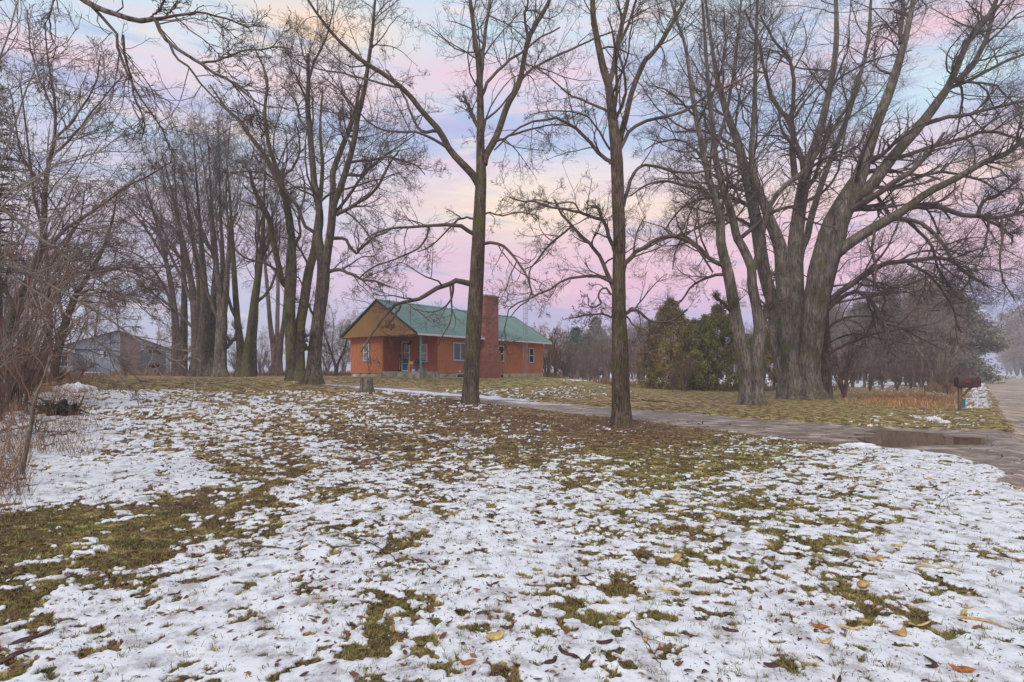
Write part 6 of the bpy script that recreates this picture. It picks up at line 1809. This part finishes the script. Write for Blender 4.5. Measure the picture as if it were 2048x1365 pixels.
# fallen sticks
def stick(pxs, w_, label, mat=None, side=True, group=None):
    pts = []
    for (px, py) in pxs:
        q = ground(px, py); pts.append((q.x, q.y, float(surf(q.x, q.y)[0][0]) + w_ * .8))
    P, R = resample(pts, np.linspace(w_, w_ * .4, len(pts)), 16, .25)
    sets = [(P[None], R[None], 7)]
    if side:
        g_ = np.random.default_rng(int(pxs[0][0]))
        s1 = spawn(P[None], R[None], g_, 4, .2, (25, 55), .25, .5, 5, .1, -.02, .0015)
        s1[0][:, :, 2] = np.maximum(s1[0][:, :, 2], P[0, 2] - .004)
        sets.append((s1[0], s1[1], 4))
    me = mesh_of(sets, 'stick')
    c0 = Vector(P[0]); me.transform(Matrix.Translation(-c0))
    o = link('stick', me, mat or B_MAPLE, None, True); o.location = c0
    tag(o, label, 'stick', group)


stick([(270, 1083), (330, 1086), (400, 1087), (480, 1088)], .008, 'mossy stick lying from the grass patch onto the snow, left of two')
stick([(490, 1095), (540, 1105), (600, 1106), (660, 1108), (718, 1105)], .010, 'mossy stick lying on the snow, just right of the one in the grass patch')
stick([(682, 1072), (740, 1098), (785, 1125), (800, 1150), (815, 1170)], .005, 'thin dark twig lying diagonally on the snow near the middle', B_DARK)
stick([(285, 970), (320, 974), (358, 980)], .005, 'short twig on the smooth snow at left', B_DARK)
stick([(1262, 1262), (1298, 1310), (1320, 1360)], .005, 'thin bent dark stem rising near the bottom centre edge', B_DARK)
stick([(1283, 800), (1300, 803), (1318, 804), (1340, 805)], .035, 'thin fallen branch on the lawn beyond the drive', B_DARK)
stick([(1210, 1345), (1260, 1352), (1310, 1362)], .004, 'thin twig lying at the bottom edge right of the centre', B_DARK)
stick([(765, 1017), (800, 1003), (832, 988)], .004, 'pale thin twig on the snow in the middle distance', B_PALE)
stick([(1560, 962), (1580, 967), (1600, 972)], .012, 'dark bark strip lying on the grass near the right', B_DARK)
stick([(1870, 1020), (1893, 1000), (1900, 1030)], .003, 'tiny forked twig near the right snow edge', B_DARK)

# snow lumps and windrow by the drive
M_SNOW = material('packed_snow', (.80, .79, .81), .9, var=.04, vscale=6, bump=.01, bscale=14)
def lump(px, py, rx, ry, rz, label, seed, mat=None, name='snow_heap', cat='snow', kind=None, group=None):
    pt = ground(px, py); b = _bm.new(); _bm.ops.create_icosphere(b, subdivisions=5, radius=1)
    for v in b.verts:
        n_ = v.co.normalized()
        f_ = 1 + .22 * (math.sin(n_.x * 6 + seed) * math.sin(n_.y * 7 + seed * 2) + .5 * math.sin(n_.x * 15 + n_.y * 13 + seed) + .3 * math.sin(n_.z * 25 + n_.x * 20))
        v.co = Vector((n_.x * rx * f_, n_.y * ry * f_, n_.z * rz * f_))
    me = bpy.data.meshes.new(name); b.to_mesh(me); b.free()
    o = link(name, me, mat or M_SNOW, None, True); o.location = pt; o.rotation_euler = (0, 0, seed)
    return tag(o, label, cat, group)
lump(1715, 893, .34, .13, .06, 'low heap of ploughed snow at the lawn corner by the driveway puddle', .1)
lump(1740, 897, .22, .12, .04, 'smaller heap of snow just right of the ploughed heap by the puddle', .3)
lump(1868, 841, .32, .2, .12, 'lump of snow on the verge left of the mailbox', 1.3)
lump(1890, 846, .16, .12, .07, 'small snow chunk between the verge snow lump and the mailbox', 2.0)
lump(152, 783, .5, .4, .22, 'rounded snow mound at the edge of the thicket brush', 0.7)
# dark slot: dark leaf clumps in drive edge handled by litter

# puddle
pp = [(1735, 868), (1770, 864), (1830, 866), (1900, 869), (1950, 874), (1965, 880), (1945, 887), (1880, 890), (1820, 889), (1765, 881), (1740, 874)]
M_WAT = bpy.data.materials.new('muddy_water'); M_WAT.use_nodes = True
t_ = NT(M_WAT.node_tree)
co = t_.n('ShaderNodeTexCoord').outputs['Object']
wc = t_.ramp(t_.noise(co, 2.5, 3, .5), [(.35, (.12, .07, .035, 1)), (.65, (.20, .12, .06, 1))])
p_ = t_.n('ShaderNodeBsdfPrincipled', {'Base Color': wc, 'Roughness': .03, 'Specular IOR Level': .6})
b_ = t_.n('ShaderNodeBump', {'Strength': .05, 'Distance': .003, 'Height': t_.noise(co, 22, 3, .5)})
t_.t.links.new(b_.outputs[0], p_.inputs['Normal'])
t_.n('ShaderNodeOutputMaterial', {'Surface': p_.outputs[0]})
pts = [ground(*q) for q in pp]
pts = [Vector((PUD.x + (q.x - PUD.x) * 1.25, PUD.y + (q.y - PUD.y) * 1.3, 0)) for q in pts]
zt = PUD.z - .062
cx_, cy_ = sum(q.x for q in pts) / len(pts), sum(q.y for q in pts) / len(pts)
P_, _ = resample([(q.x - cx_, q.y - cy_, 0) for q in pts + [pts[0]]], [1] * (len(pts) + 1), 60)
b = MB(); b.V = [tuple(p) for p in P_[:-1]] + [(0, 0, 0)]
n_ = len(P_) - 1
b.F = [(i, (i + 1) % n_, n_) for i in range(n_)]
o = b.build('puddle', M_WAT, None); o.location = (cx_, cy_, zt); tag(o, 'brown muddy puddle in the driveway mouth', 'puddle', kind='structure')

# dry orange grass beyond the verge, dry grass of the thicket, field stubble
def dry(n, pxr, yr, h0, h1, mat, label, name, wd=.006, lean=.9, pred=None, dens=None):
    px = gg.uniform(pxr[0], pxr[1], n); Y = gg.uniform(yr[0], yr[1], n)
    x = (px - 1024) / F * Y
    if dens is not None:
        k = gg.random(n) < dens(px, Y, x); px, Y, x = px[k], Y[k], x[k]
    z = surf(x, Y)[0]
    hh = h0 + (h1 - h0) * gg.random(len(x)) ** 1.3
    hh = hh * (.5 + fbm(x, Y, 2.0, 2, 81))
    o = link(name, blades(x, Y, z, hh, wd, gg, lean, name), mat)
    return tag(o, label, 'dry grass', kind='stuff')


M_OR = rand_mat('orange_dry_grass', [(.36, .17, .08), (.56, .31, .14), (.70, .47, .25), (.48, .23, .10), (.26, .13, .07)])
M_RB = rand_mat('reddish_dry_weeds', [(.20, .10, .065), (.30, .15, .09), (.16, .09, .065), (.36, .22, .11), (.24, .17, .08)])
dry(42000, (1680, 1960), (24, 50), .06, .46, M_OR, 'orange dry grass bent over in the ditch beyond the giant maple', 'dry_grass', .008, 1.3, dens=lambda px, Y, x: np.exp(-((px - 1815) / 80) ** 2 - ((Y - 34) / 7) ** 2) * (.06 + 1.4 * (fbm(x, Y, 1.3, 3, 89) > .50)))
dry(24000, (-60, 260), (5.5, 34), .10, .55, M_RB, 'reddish dry weeds and grass in the thicket at the left edge', 'dry_weeds', .0035, .9,
    dens=lambda px, Y, x: np.clip((215 - px + (Y - 12) * 3) / 130, 0, 1) * np.where(Y < 9, np.clip((70 - px) / 40, 0, 1), 1) * (0.15 + (fbm(x, Y, 1.6, 2, 83) > .5)))
dry(16000, (1080, 1700), (46, 62), .3, .9, M_RB, 'reddish brown weeds along the far edge of the right lawn', 'field_edge_weeds', .016, .6, dens=lambda px, Y, x: .05 + .9 * (fbm(x, Y, 3.0, 2, 87) > .52) * (Y < 54))
dry(20000, (220, 720), (48, 66), .2, .7, M_RB, 'reddish brown weeds behind the left lawn under the trees', 'lawn_edge_weeds', .015, .6, dens=lambda px, Y, x: .7 * (fbm(x, Y, 3.0, 2, 88) > .45))
dry(9000, (1850, 1960), (45, 80), .3, 1.0, M_RB, 'reddish weeds on the left verge of the far road', 'verge_weeds', .016, .6, dens=lambda px, Y, x: (road_q(x, Y) < -1.5) * .8)
dry(2600, (60, 210), (10.5, 14), .05, .16, M_RB, 'dry grass round the uprooted stump', 'stump_grass', .0025, 1.2, dens=lambda px, Y, x: np.exp(-((px - 130) / 45) ** 2 - ((Y - 12) / .8) ** 2))

# ------------------------------------------------------------------ haze
hz = MB().box(-605, 605, -605, 605, -1.3, 30)
hz = hz.build('haze', None, None)
M_H = bpy.data.materials.new('haze'); M_H.use_nodes = True
t_ = NT(M_H.node_tree)
v_ = t_.n('ShaderNodeVolumePrincipled', {'Color': (.86, .88, .95, 1), 'Density': 0.0014, 'Anisotropy': 0.1})
t_.n('ShaderNodeOutputMaterial', {'Volume': v_.outputs[0]})
hz.data.materials.append(M_H)
tag(hz, kind='stuff')
